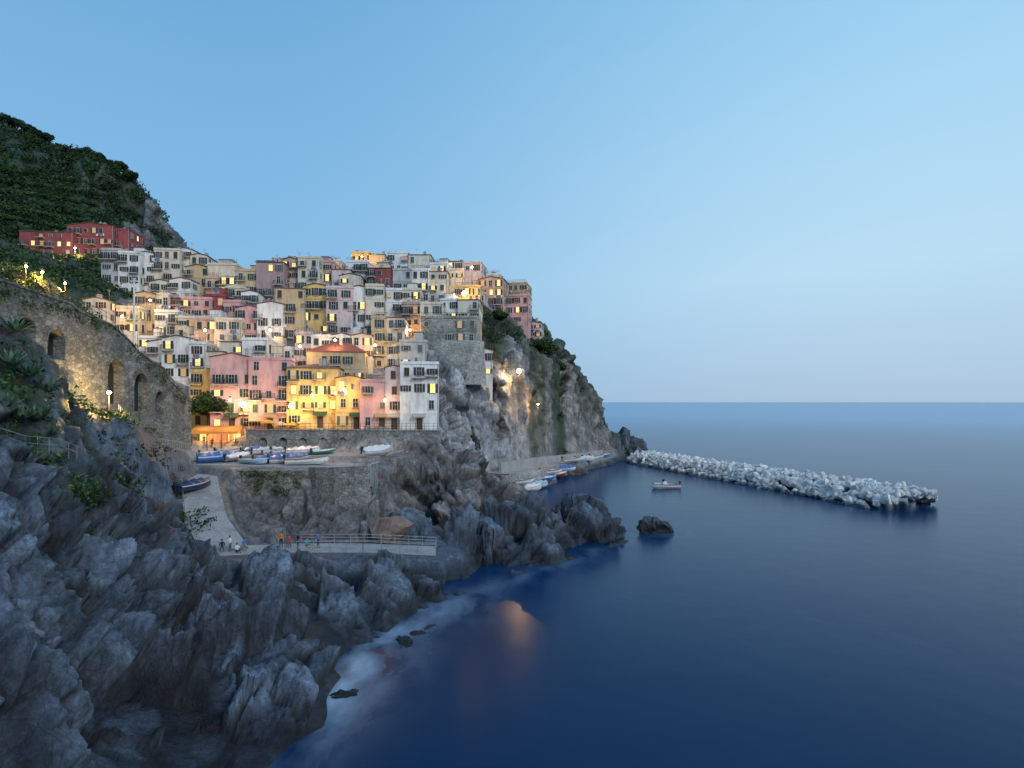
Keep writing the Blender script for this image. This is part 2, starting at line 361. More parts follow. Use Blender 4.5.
h=math_n(nt,'ADD',noise_tex(nt,0.3,3,0.45,p),math_n(nt,'MULTIPLY',noise_tex(nt,0.05,2,0.5,p),2.0))
bump(nt,h,b,0.06,0.6)
xs=np.concatenate([[-30000,-3000,-600,-150],np.arange(-70,150,1.0),[300,900,4000,30000]])
ys=np.concatenate([[-800,-100,-20],np.arange(5,290,1.0),[400,900,3000,10000,45000]])
GX,GY=np.meshgrid(xs,ys,indexing='ij'); gx_=GX.ravel(); gy_=GY.ravel()
zt=ground(gx_,gy_)
fm=np.exp(-np.abs(zt+0.8)/0.9)*(gx_<30)*(gx_>-45)*(gy_<98)*(gy_>12)
near=np.exp(-((gx_+11)/7)**2-((gy_-44)/10)**2)
fm=fm*(0.24+0.85*near)+0.25*np.exp(-((gx_+10.5)/3)**2-((gy_-42)/7)**2)
fm+=0.45*np.exp(-((gx_-24)/3.0)**2-((gy_-87)/2.5)**2)
fm+=0.2*np.exp(-((gx_+5)/4)**2-((gy_-55)/4)**2)
fm[(gx_>100)|(gy_>150)]=0
ix=np.arange(len(xs)*len(ys)).reshape(len(xs),len(ys))
SQ=np.stack([ix[:-1,:-1],ix[1:,:-1],ix[1:,1:],ix[:-1,1:]],-1).reshape(-1,4)
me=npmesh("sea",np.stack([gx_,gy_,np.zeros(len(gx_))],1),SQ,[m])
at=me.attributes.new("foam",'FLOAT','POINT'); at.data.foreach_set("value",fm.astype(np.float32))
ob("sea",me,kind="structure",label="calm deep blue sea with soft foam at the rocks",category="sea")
# ---------------------------------------------------------------- boulders / breakwater
ROCKM=rock_material("boulder_rock",False,(0.76,0.745,0.72),0.45); DARKR=rock_material("dark_rock",False,(0.05,0.057,0.068)); BROWNR=rock_material("brown_rock",False,(0.24,0.175,0.145))
def rock_mesh(seed,mat,sub=3,stretch=(1,1,1),rough=0.05):
    bm=bmesh.new(); bmesh.ops.create_icosphere(bm,subdivisions=sub,radius=1.0)
    co=np.array([v.co[:] for v in bm.verts]); r=np.random.default_rng(seed)
    for k in range(12):
        n=r.normal(size=3); n/=np.linalg.norm(n); d=r.uniform(0.45,0.8); s=co@n; ex=np.clip(s-d,0,None); co-=ex[:,None]*n
    co*=np.array(stretch); co+=rough*np.stack([fbm(co*2.5+seed,3,i) for i in range(3)],1)
    for v,c in zip(bm.verts,co): v.co=c
    me=bpy.data.meshes.new("rock"); bm.to_mesh(me); bm.free(); me.materials.append(mat); return me
RM=[rock_mesh(s,ROCKM,2,(1.1,0.95,0.85),0.02) for s in range(10)]
bwA=Vector((43.5,190,0)); bwB=Vector((76.4,106,0)); bd=(bwB-bwA); bl=bd.length; bd.normalize(); bn=Vector((-bd.y,bd.x,0))
def bwpos(i):
    t=((i*0.6180339)%1.0)*0.99; s=random.uniform(-1,1); hw=6.2+2.2*t
    if t>0.94: s*=math.sqrt(max(0.05,1-((t-0.94)/0.055)**2*0.8))
    z=(3.4)*(1-abs(s)**3.5)+random.uniform(-0.2,0.2)-0.3
    return bwA+bd*bl*t+bn*(s*hw)+Vector((0,0,z)),s
Vs=[];Fs=[];nv=0
for i in range(1600):
    c,s=bwpos(i+1000); c.z-=0.4; me0=RM[i%10]; sc=random.uniform(0.8,1.3)
    M=Matrix.Translation(c)@Matrix.Rotation(random.uniform(0,6.28),4,(random.random(),random.random(),random.random()+.1))@Matrix.Scale(sc,4)
    co=np.array([ (M@v.co)[:] for v in me0.vertices]); fa=np.array([p_.vertices[:] for p_ in me0.polygons])+nv
    Vs.append(co);Fs.append(fa);nv+=len(co)
ob("breakwater_rubble",npmesh("breakwater_rubble",np.concatenate(Vs),np.concatenate(Fs),[ROCKM],False),kind="stuff",label="pale broken rubble filling the breakwater between the boulders",category="rubble")
for i in range(300):
    c,s=bwpos(i); sc=random.uniform(0.85,1.4)
    ob("boulder",RM[i%10],loc=tuple(c),rot=(random.uniform(0,6.28),random.uniform(0,6.28),random.uniform(0,6.28)),scale=(sc,sc*random.uniform(0.8,1.1),sc*random.uniform(0.8,1.05)),
      label="pale grey angular boulder piled on the breakwater",category="rock",group="boulders of the breakwater")
ob("sea_rock",rock_mesh(50,DARKR,5,(1.3,1,0.8),0.3),loc=(22,87.5,0.5),scale=(2.5,2.0,2.6),rz=0.4,label="dark wet rock standing alone in the sea",category="rock")
x,y,z=S(394,527,70.8); ob("boulder",rock_mesh(55,BROWNR,4,(1,0.9,0.85),0.12),loc=(x,y,z),scale=(2.9,2.2,2.9),label="rounded reddish brown boulder beside the footpath",category="rock")
for i,(a_,b_,D_,s_) in enumerate([(404,638,47.2,0.7),(418,631,49,0.5),(431,625,50.6,0.45),(346,694,39,0.6)]):
    x,y,z=S(a_,b_,D_); ob("sea_rock",rock_mesh(60+i,DARKR,4,(1.9,1,0.45),0.35),loc=(x,y,-0.12),scale=(s_*1.3,)*3,rz=random.random()*3,label="low dark rock awash in white foam",category="rock")
for (a_,b_,D_,s_) in [(620,444,205,3.8),(635,446,206,3.4),(612,450,203,2.8),(630,455,201,2.2),(644,456,203,1.8)]:
    x,y,z=S(a_,b_,D_); ob("sea_rock",rock_mesh(int(a_),DARKR,4,(0.9,0.9,1.2),0.2),loc=(x,y,z),scale=(s_,)*3,label="dark jagged rock at the foot of the headland",category="rock")
# ---------------------------------------------------------------- window / house kit
glass=plain("window_glass",(0.025,0.03,0.035),0.15)
lit=plain("lit_window",(0.5,0.35,0.15),0.5,0,(1.0,0.58,0.18),1.7); litd=plain("dim_lit_window",(0.4,0.3,0.15),0.5,0,(1.0,0.52,0.18),0.4)
framew=plain("window_frame_white",(0.55,0.53,0.49),0.6); sillm=plain("sill_stone",(0.48,0.46,0.43),0.8)
SH={"green":plain("shutter_green",(0.025,0.065,0.045),0.6),"brown":plain("shutter_brown",(0.08,0.042,0.028),0.6),"grey":plain("shutter_grey",(0.12,0.14,0.14),0.6)}
def window_mesh(pm,w=0.85,h=1.5):
    mb=MB()
    mb.quad([(-w/2,-0.02,-h/2),(w/2,-0.02,-h/2),(w/2,-0.02,h/2),(-w/2,-0.02,h/2)],0)
    t=0.08
    for x in (-w/2-t/2,w/2+t/2): mb.box((x,-0.05,0),(t,0.1,h+2*t),1)
    mb.box((0,-0.05,h/2+t/2),(w,0.1,t),1); mb.box((0,-0.04,0),(0.05,0.06,h-0.01),1); mb.box((0,-0.035,h*0.12),(w-0.02,0.05,0.04),1)
    mb.box((0,-0.12,-h/2-t/2),(w+0.3,0.24,t*0.8),2)
    return mb.mesh("window",[pm,framew,sillm])
def shutter_mesh(sm,h=1.5,w=0.42):
    mb=MB(); mb.box((0,-0.03,0),(w-0.08,0.03,h-0.08),0)
    for x in (-w/2+0.03,w/2-0.03): mb.box((x,-0.045,0),(0.06,0.07,h),0)
    for z in (-h/2+0.04,h/2-0.04,0): mb.box((0,-0.045,z),(w-0.12,0.065,0.07),0)
    for k in range(7): mb.box((0,-0.055,-h/2+0.15+k*(h-0.3)/6.5),(w-0.12,0.03,0.03),0)
    return mb.mesh("shutter",[sm])
WM={"dark":window_mesh(glass),"lit":window_mesh(lit),"dim":window_mesh(litd)}
SM={k:shutter_mesh(v) for k,v in SH.items()}
doorm=plain("door_wood",(0.09,0.05,0.03),0.6)
def door_mesh():
    mb=MB(); mb.box((0,-0.03,1.05),(1.0,0.06,2.1),0); mb.box((-0.6,-0.06,1.1),(0.14,0.12,2.2),1); mb.box((0.6,-0.06,1.1),(0.14,0.12,2.2),1); mb.box((0,-0.06,2.27),(1.34,0.12,0.14),1)
    mb.box((0,-0.08,0.55),(0.7,0.03,0.7),0); mb.box((0,-0.08,1.5),(0.7,0.03,0.8),0)
    return mb.mesh("door",[doorm,sillm])
DM=door_mesh()
iron=plain("dark_iron",(0.05,0.05,0.055),0.5,0.6); galv=plain("galvanised_steel",(0.4,0.42,0.44),0.45,0.5)
def balcony_meshes(w):
    a=MB(); a.box((0,-0.5,0),(w,1.0,0.16),0)
    for x in (-w/2+0.2,w/2-0.2): a.box((x,-0.3,-0.2),(0.14,0.6,0.24),0)
    r=MB(); n=int(w/0.16)
    for k in range(n+1): r.box((-w/2+0.03+k*(w-0.06)/n,-0.97,0.55),(0.025,0.025,0.92),0)
    for x in (-w/2+0.03,w/2-0.03):
        for yy in (-0.75,-0.5,-0.25): r.box((x,yy,0.55),(0.025,0.025,0.92),0)
        r.box((x,-0.48,1.03),(0.04,0.94,0.04),0)
    r.box((0,-0.97,1.03),(w,0.05,0.05),0)
    return a.mesh("balcony_slab",[sillm]), r.mesh("balcony_railing",[iron])
BALC={w:balcony_meshes(w) for w in (2.2,4.2)}
awm={"cream":canvas("awning_cream",(0.6,0.5,0.35)),"green":canvas("awning_green",(0.06,0.16,0.10)),"white":canvas("awning_white",(0.7,0.68,0.62))}
def awn(c):
    mb=MB(); mb.quad([(-1.2,0,0.5),(1.2,0,0.5),(1.2,-1.2,0),(-1.2,-1.2,0)]); mb.quad([(-1.2,-1.2,0),(1.2,-1.2,0),(1.2,-1.2,-0.2),(-1.2,-1.2,-0.2)]); mb.quad([(-1.2,0,0.5),(-1.2,-1.2,0),(-1.2,0,0)]); mb.quad([(1.2,0,0.5),(1.2,-1.2,0),(1.2,0,0)])
    return mb.mesh("awning",[awm[c]])
AWN={c:awn(c) for c in awm}
clm=[plain("laundry_white",(0.7,0.7,0.72),0.9),plain("laundry_red",(0.45,0.08,0.07),0.9),plain("laundry_blue",(0.1,0.2,0.45),0.9)]
mb=MB(); mb.box((0,-0.35,0),(2.6,0.015,0.015),0)
for k,(x,w_,h_) in enumerate([(-1.0,0.5,0.7),(-0.4,0.35,0.5),(0.15,0.6,0.9),(0.85,0.4,0.6)]): mb.box((x,-0.35,-h_/2-0.01),(w_,0.03,h_),k%3)
LAUN=mb.mesh("laundry",clm)
def tilemat():
    m,nt,b=newmat("roof_tiles"); tc=nt.nodes.new("ShaderNodeTexCoord"); o=tc.outputs["Object"]
    wv=nt.nodes.new("ShaderNodeTexWave"); wv.inputs["Scale"].default_value=1.6; wv.bands_direction='X'; nt.links.new(o,wv.inputs["Vector"])
    n=noise_tex(nt,2.0,5,0.7,pos(nt))
    c=ramp(nt,[(0.25,(0.12,0.085,0.075)),(0.5,(0.24,0.15,0.12)),(0.75,(0.34,0.25,0.21))],n)
    nt.links.new(mixc(nt,'MULTIPLY',0.6,c,wv.outputs["Color"]),b.inputs["Base Color"]); b.inputs["Roughness"].default_value=0.85
    bump(nt,wv.outputs["Fac"],b,0.8,0.08); return m
TILE=tilemat(); REDT=plain("red_tiles",(0.30,0.10,0.08),0.8)
PAL={"pink":(0.65,0.385,0.385),"salmon":(0.62,0.41,0.32),"red":(0.30,0.075,0.085),"yellow":(0.72,0.52,0.22),"ochre":(0.57,0.44,0.27),"beige":(0.60,0.53,0.42),
 "white":(0.80,0.80,0.785),"grey":(0.50,0.51,0.505),"mauve":(0.42,0.29,0.29),"cream":(0.71,0.64,0.52),"blush":(0.71,0.57,0.555)}
def parapet(mb,w,d,z,h=0.9,t=0.25,m=0):
    mb.box((0,t/2,z+h/2),(w,t,h),m); mb.box((0,d-t/2,z+h/2),(w,t,h),m)
    for x in (-w/2+t/2,w/2-t/2): mb.box((x,d/2,z+h/2),(t,d-2*t,h),m)
HN=0
def house(x0,x1,yt,yb,D,yaw,col,roof,litp=0.15,depth=10,down=7,balc=0.2,doors=0,extra=""):
    global HN; HN+=1
    rr=random.Random(HN*31+5)
    a=S(x0-0.4,yb,D); c=S(x1+0.4,yb,D); w=(c[0]-a[0])/max(0.8,math.cos(math.radians(yaw))); h=(yb-yt)/F*D
    rise=min(1.0,w*0.11) if roof in("gable","hip") else 0.0
    hw=h-rise*0.8
    fl=max(1,round(hw/2.7)); fh=hw/fl
    colname={"blush":"pale pink","mauve":"brownish mauve","stone":"grey"}.get(col,col)
    num=['','one','two','three','four','five','six','seven','eight','nine','ten','eleven','twelve'][min(fl,12)]
    root=ob("stone_house" if col=="stone" else "house",None,loc=((a[0]+c[0])/2,D,a[2]),rz=math.radians(yaw),
      label=f"{colname} {'stone' if col=='stone' else 'stucco'} house, {num} storeys, {'flat terrace roof' if roof=='flat' else 'low tiled roof'}{extra}",category="house",group="houses of the cliff village")
    wm=stonemat("house_stone",(0.38,0.375,0.36),(0.54,0.53,0.50)) if col=="stone" else stucco("stucco_"+col,PAL[col])
    mb=MB(); mb.box((0,depth/2,(hw-down)/2),(w,depth,hw+down))
    if roof=="gable":
        mb.quad([(-w/2,0,hw),(w/2,0,hw),(0,0,hw+rise)]);mb.quad([(w/2,depth,hw),(-w/2,depth,hw),(0,depth,hw+rise)])
    if rr.random()<0.6: mb.box((0,-0.04,fh*1.0),(w,0.08,0.12))
    if rr.random()<0.4: mb.box((0,-0.05,fh*(fl-1)),(w,0.1,0.12))
    ob("wall",mb.mesh("wall",[wm]),root)
    if rr.random()<0.6:
        dp=MB(); xx=w/2-0.15; dp.tube((xx,-0.1,-0.5),(xx,-0.1,hw),0.06,0.06,0,6); ob("drainpipe",dp.mesh("drainpipe",[galv]),root)
    o_=0.22; mb=MB()
    if roof=="gable":
        for s in (-1,1):
            e=(s*(w/2+o_),-o_,hw-o_*rise/(w/2)); f=(0,-o_,hw+rise); g=(0,depth+o_,hw+rise); k=(e[0],depth+o_,e[2])
            up=Vector((0,0,0.15)); q=[Vector(e),Vector(f),Vector(g),Vector(k)]
            if s<0: q=q[::-1]
            z2=Vector((0,0,0.02))
            mb.quad([v_+up+z2 for v_ in q][::-1]); mb.quad([v_+z2 for v_ in q])
            for A_,B_ in ((0,1),(1,2),(2,3),(3,0)): mb.quad([q[A_]+z2,q[B_]+z2,q[B_]+up+z2,q[A_]+up+z2])
        ro=ob("roof",mb.mesh("roof",[TILE]),root)
    elif roof in("hip","redhip"):
        if roof=="redhip": rise=2.2
        zz=hw; b_=[(-w/2-o_,-o_,zz),(w/2+o_,-o_,zz),(w/2+o_,depth+o_,zz),(-w/2-o_,depth+o_,zz)]
        t_=[(x,y,z+0.15) for x,y,z in b_]; r_=min(w,depth)/2
        p1=(-max(0.3,w/2-r_),depth/2,zz+rise+0.15); p2=(max(0.3,w/2-r_),depth/2,zz+rise+0.15)
        mb.quad(b_[::-1])
        for k in range(4): mb.quad([b_[k],b_[(k+1)%4],t_[(k+1)%4],t_[k]])
        mb.quad([t_[0],t_[1],p2,p1]); mb.quad([t_[1],t_[2],p2]); mb.quad([t_[2],t_[3],p1,p2]); mb.quad([t_[3],t_[0],p1])
        ro=ob("roof",mb.mesh("roof",[REDT if roof=="redhip" else TILE]),root)
    else:
        parapet(mb,w+0.1,depth+0.1,hw+0.01,0.5,0.25); mb.box((0,depth/2,hw+0.04),(w+0.24,depth+0.24,0.1),0)
        ro=ob("roof",mb.mesh("roof",[wm,sillm]),root,loc=(0,-0.05,0))
        if rr.random()<0.6:
            r=MB(); zt_=hw+0.51; n=max(2,int(w/0.5))
            for k in range(n+1): r.box((-w/2+0.1+k*(w-0.2)/n,0.08,zt_+0.35),(0.04,0.04,0.7))
            r.box((0,0.08,zt_+0.7),(w,0.05,0.05)); r.box((0,0.08,zt_+0.35),(w,0.03,0.03))
            ob("terrace_railing",r.mesh("terrace_railing",[iron]),root)
        if rr.random()<0.45 and w>4:
            k=MB(); ww=w*rr.uniform(0.3,0.55); k.box((0,0,1.1),(ww,3.2,2.3),0); k.box((0,0,2.31),(ww+0.3,3.5,0.12),1)
            ob("rooftop_room",k.mesh("rooftop_room",[wm,TILE]),root,loc=(rr.uniform(-0.2,0.2)*w,depth*0.55,hw+0.1))
    for k in range(rr.choice([1,1,2])):
        cb=MB(); cb.box((0,0,0.45),(0.6,0.5,1.7)); cb.box((0,0,1.35),(0.8,0.7,0.12)); cb.box((0,0,1.5),(0.4,0.35,0.2))
        ob("chimney",cb.mesh("chimney",[stucco("chimney_plaster",(0.5,0.44,0.4))]),ro,loc=(rr.uniform(-0.35,0.35)*w,rr.uniform(0.25,0.6)*depth,hw+rise*0.5))
    if rr.random()<0.45:
        an=MB(); an.tube((0,0,0),(0,0,2.6),0.03,0.03,0,5)
        for q in range(4): an.box((0,0,2.5-q*0.18),(0.9-q*0.12,0.03,0.03))
        an.box((0,0,2.2),(0.03,0.9,0.03)); ob("antenna",an.mesh("antenna",[galv]),root,loc=(rr.uniform(-0.3,0.3)*w,depth*0.4,hw+rise*0.6))
    sc=rr.choice(["green","green","brown","grey","green"])
    nc=max(1,int(round(w/2.25)))
    for sd,n,ext in [("front",nc,w),("side",max(1,int(round(depth/3.4))),depth)]:
        for f in range(fl):
            zc=fh*(f+0.5)+0.1; skipf=rr.random()<0.1
            for c_ in range(n):
                if sd=="front" and doors and f==0 and c_==(n//2):
                    ob("door",DM,root,loc=(-w/2+(c_+0.5)*w/n,0,0.05)); ob("awning",AWN[rr.choice(["cream","green","white"])],root,loc=(-w/2+(c_+0.5)*w/n,-0.02,2.55)); continue
                if rr.random()<(0.5 if skipf else 0.1): continue
                if sd=="front": loc=(-w/2+(c_+0.5)*w/n+rr.uniform(-.2,.2),0,zc+rr.uniform(-.08,.08)); rz=0
                else: loc=(w/2,(c_+0.5)*depth/n,zc); rz=math.pi/2
                r=rr.random(); kd="lit" if r<litp else ("dim" if r<litp*1.6 else "dark")
                hs=(1.0 if fh>2.4 else 0.8)*rr.choice([1,1,1.1,0.7])
                isb = sd=="front" and f>0 and rr.random()<balc
                wo=ob("window",WM[kd],root,loc=loc,rz=rz,scale=(1,1,hs))
                closed=rr.random()<0.3 and kd=="dark" and not isb
                if closed:
                    for s in (-1,1): ob("shutter",SM[sc],wo,loc=(s*0.22,-0.1,0))
                elif rr.random()<0.8:
                    for s in (-1,1): ob("shutter",SM[sc],wo,loc=(s*0.75,0,0))
                if isb:
                    bo=ob("balcony",BALC[2.2][0],root,loc=(loc[0],0,zc-1.0*hs-0.12)); ob("railing",BALC[2.2][1],bo)
                elif sd=="front" and rr.random()<0.07: ob("laundry",LAUN,root,loc=(loc[0],0,zc-0.95))
    return root,w,hw
HS=[
(213,251,354,430,103,14,"pink","gable",0.1,11,3),(251,289,360,430,103.8,14,"pink","flat",0.15,9,3),(192,215,372,428,106,8,"yellow","flat",0.25,10,3),(163,190,336,394,111,10,"white","gable",0.2,10,8),(190,222,344,394,110,10,"white","flat",0.2,10,8),
(148,172,340,375,113,8,"white","gable",0.15,9,8),(222,266,340,374,113,10,"cream","hip",0.1,9,8),(289,338,364,428,104.5,12,"yellow","hip",0.35,10,3),
(308,364,352,386,112,8,"ochre","redhip",0.2,8,8),(337,362,376,429,104,12,"yellow","gable",0.2,9,3),(361,388,382,430,103.5,12,"pink","flat",0.12,9,3),(386,402,366,430,104,12,"blush","gable",0.12,9,3),
(401,438,364,430,103.6,10,"white","flat",0.15,9,3),(262,300,346,376,115,10,"cream","flat",0.1,9,7),
(100,137,308,348,121,8,"white","flat",0.3,10,6),(136,168,292,348,125,8,"ochre","gable",0.2,10,6),(156,214,312,350,121,10,"white","flat",0.15,10,6),
(160,210,296,318,127,8,"red","hip",0.15,9,6),(196,240,320,356,119,10,"salmon","flat",0.15,9,6),(236,262,306,358,122,8,"pink","gable",0.1,10,6),
(258,283,302,366,122,6,"white","gable",0.1,10,6),(277,304,286,366,123,8,"ochre","hip",0.12,10,6),(303,329,284,360,124.5,6,"yellow","gable",0.1,10,6),
(327,352,288,360,123,8,"blush","flat",0.12,10,6),(351,383,286,362,124,8,"white","gable",0.12,10,6),(372,404,318,370,118,8,"ochre","flat",0.12,10,6),
(384,420,290,350,130,4,"white","flat",0.2,10,6),(402,442,304,354,127,2,"salmon","flat",0.15,10,8),(440,479,300,334,138,-4,"white","flat",0.2,10,8),
(102,138,250,318,139,6,"grey","flat",0.08,10,6),(136,178,252,314,142,6,"white","gable",0.06,10,6),(176,206,248,308,146,6,"white","gable",0.08,10,6),
(186,257,265,320,138,6,"ochre","gable",0.06,11,6),(257,283,260,334,138,6,"mauve","hip",0.08,10,6),(281,318,258,336,142,4,"salmon","gable",0.1,10,6),
(313,350,262,326,146,4,"pink","flat",0.1,10,6),(346,388,262,316,150,2,"white","flat",0.15,10,6),(352,384,253,285,165,0,"yellow","flat",0.5,8,6),
(367,391,266,306,146,0,"red","hip",0.1,8,6),(388,430,253,306,158,0,"white","flat",0.1,10,6),(393,447,270,326,146,0,"grey","flat",0.18,10,6),
(430,463,264,314,155,-4,"white","flat",0.2,10,6),(447,481,260,315,160,-6,"beige","hip",0.15,10,6),(479,503,277,315,158,-8,"salmon","gable",0.2,10,6),
(499,526,284,317,165,-8,"ochre","flat",0.2,9,8),(514,528,319,337,162,-8,"white","flat",0.2,6,3),(528,541,322,338,166,-8,"blush","gable",0.2,6,2),(454,480,287,317,149,-5,"yellow","flat",0.35,9,8),
(22,70,229,256,165,4,"red","hip",0.25,11,8),(68,112,223,257,168,3,"red","gable",0.2,10,8),(110,128,230,258,170,3,"red","flat",0.15,9,8),
(205,240,296,332,129,8,"red","flat",0.15,9,6),(226,258,288,342,133,8,"cream","flat",0.12,10,6),(420,447,262,290,168,0,"cream","gable",0.1,9,8),
(300,340,258,290,168,2,"ochre","hip",0.1,9,8),(258,300,259,292,165,4,"beige","hip",0.1,9,8),(478,492,349,379,131,5,"white","gable",0.1,6,8),
(400,426,342,384,118,6,"grey","flat",0.15,8,8),(506,528,296,324,161,-10,"pink","flat",0.2,8,8),(178,214,345,376,116,10,"cream","flat",0.2,8,8),
(84,106,298,334,117,6,"grey","gable",0.15,8,6),(296,330,334,372,115,10,"blush","flat",0.15,8,7),(330,372,334,372,117,8,"white","gable",0.12,8,7),
(140,175,338,360,117,8,"white","flat",0.2,8,7),(390,414,298,332,134,0,"salmon","gable",0.15,8,6),(470,486,294,320,152,-4,"blush","flat",0.2,8,6),(150,190,280,314,134,6,"cream","gable",0.1,8,6),
(206,236,278,316,136.5,6,"salmon","flat",0.1,8,6),(340,360,274,320,143,4,"cream","gable",0.1,8,6),(470,500,272,300,166,-6,"cream","flat",0.15,8,6),
]
R2=random.Random(4); SPL={"white":["white","cream"],"grey":["grey","white"],"ochre":["ochre","cream"],"beige":["beige","blush"],"salmon":["salmon","cream"],"mauve":["mauve","grey"],"pink":["pink","blush"],"cream":["cream","white"],"red":["red","pink"],"blush":["blush","white"],"yellow":["yellow","ochre"]}
for i,h in enumerate(HS):
    x0,x1,yt,yb,D,yaw,col,rf,lp,dp,dn=h
    parts=[(x0,x1,yt,col,rf,D)]
    if D>109 and (x1-x0)>29 and rf!="redhip" and not (col=="red" and x1<140):
        n_=3 if (x1-x0)>50 else 2; xs_=[x0]+[x0+(x1-x0)*(k+R2.uniform(-0.1,0.1))/n_ for k in range(1,n_)]+[x1]
        parts=[(xs_[k],xs_[k+1],yt+(0 if k==0 else R2.choice([-2,0,3,6])),SPL[col][k%2],rf if k==0 else R2.choice(["flat","gable","hip","flat"]),D+(0 if k==0 else R2.uniform(-1.2,1.2))) for k in range(n_)]
    for (p0,p1,pt,pc,pr,pd) in parts:
        house(p0,p1,pt,yb,pd,yaw+R2.uniform(-4,4)*(D>109),pc,pr,lp,dp,dn,balc=0.32 if D<115 else 0.26,doors=1 if D<107 else 0)
house(421,477,318,358,123.5,-2,"stone","flat",0.12,11,6,balc=0.0)
st_wall=stonemat("wall_stone",(0.24,0.243,0.245),(0.40,0.40,0.395),1.5)
st_pale=stonemat("wall_stone_pale",(0.40,0.395,0.38),(0.56,0.545,0.52),1.7)
cx,cy,cz=S(451,345,122); mb=MB(); n=28; prev=None
for k in range(n+1):
    a_=math.pi*(1+k/n); dx=math.cos(a_)*7.0; dy=math.sin(a_)*3.6
    cur=[(cx+dx*1.08,cy+dy*1.15+2,cz-8.5),(cx+dx,cy+dy+2,cz),(cx+dx,cy+dy+2,cz+0.9),(cx+dx*0.93,cy+dy*0.9+2,cz+0.9),(cx+dx*0.93,cy+dy*0.9+2,cz),(cx,cy+2,cz)]
    if prev:
        for q in range(5): mb.quad([prev[q],cur[q],cur[q+1],prev[q+1]])
    prev=cur
ob("stone_bastion",mb.mesh("stone_bastion",[st_pale]),label="rounded pale stone bastion on the cliff below a stone house",category="wall")
# ---------------------------------------------------------------- walls
def wall(name,pts,zb,th,mat,label,coping=True):
    mb=MB(); V_=[Vector(p) for p in pts]; Ls=[];Rs=[]
    for i,p in enumerate(V_):
        d=V_[min(i+1,len(V_)-1)]-V_[max(i-1,0)]; d.z=0; d.normalize(); n_=Vector((-d.y,d.x,0))*th/2; Ls.append(p+n_);Rs.append(p-n_)
    for i in range(len(V_)-1):
        b0=zb[i] if isinstance(zb,list) else zb; b1=zb[i+1] if isinstance(zb,list) else zb
        f=lambda v_,z: (v_.x,v_.y,z)
        A,B_,C_,D_=Ls[i],Rs[i],Rs[i+1],Ls[i+1]
        mb.quad([A,B_,C_,D_],1 if coping else 0); mb.quad([f(B_,b0),f(C_,b1),C_,B_]); mb.quad([f(D_,b1),f(A,b0),A,D_])
        if i==0: mb.quad([f(A,b0),f(B_,b0),B_,A])
        if i==len(V_)-2: mb.quad([f(C_,b1),f(D_,b1),D_,C_])
    return ob(name,mb.mesh(name,[mat,cement]),label=label,category="wall")
wall("retaining_wall",[S(226,470,84.2),S(270,470,84),S(312,470,83.8)],3.0,0.8,stonemat("old_stone",(0.18,0.175,0.165),(0.34,0.33,0.31),1.6),"old dark stone retaining wall under the boat square")
wall("retaining_wall",[S(311,467,84),S(318,467,82),S(335,467,80.5),S(355,466,80.3),S(368,465,81.5),S(375,463,85),S(379,461,92)],2.5,0.7,st_wall,"curved grey stone retaining wall at the edge of the square")
wall("retaining_wall",[S(145,453,75),S(165,456,80.5),S(184,458,86)],8.0,0.6,st_wall,"grey stone wall under the terrace path")
wall("retaining_wall",[S(378,457,95),S(404,450,99),S(434,455,103)],6.0,0.7,st_wall,"grey stone wall at the top of the harbour rocks")
wall("retaining_wall",[S(90,424,57),S(112,428,61),S(132,442,68)],10.0,0.6,st_wall,"rough grey stone wall below the lit arcade lamp")
wall("parapet_wall",[S(500,463,124.8),S(530,458,145),S(570,454,169),S(602,450,192)],0.5,0.5,cement,"low concrete wall along the quay road")
wall("square_kerb",[S(228,457.5,92.3),S(372,458.5,92.3)],9.5,0.35,st_pale,"low stone step between the two levels of the square")
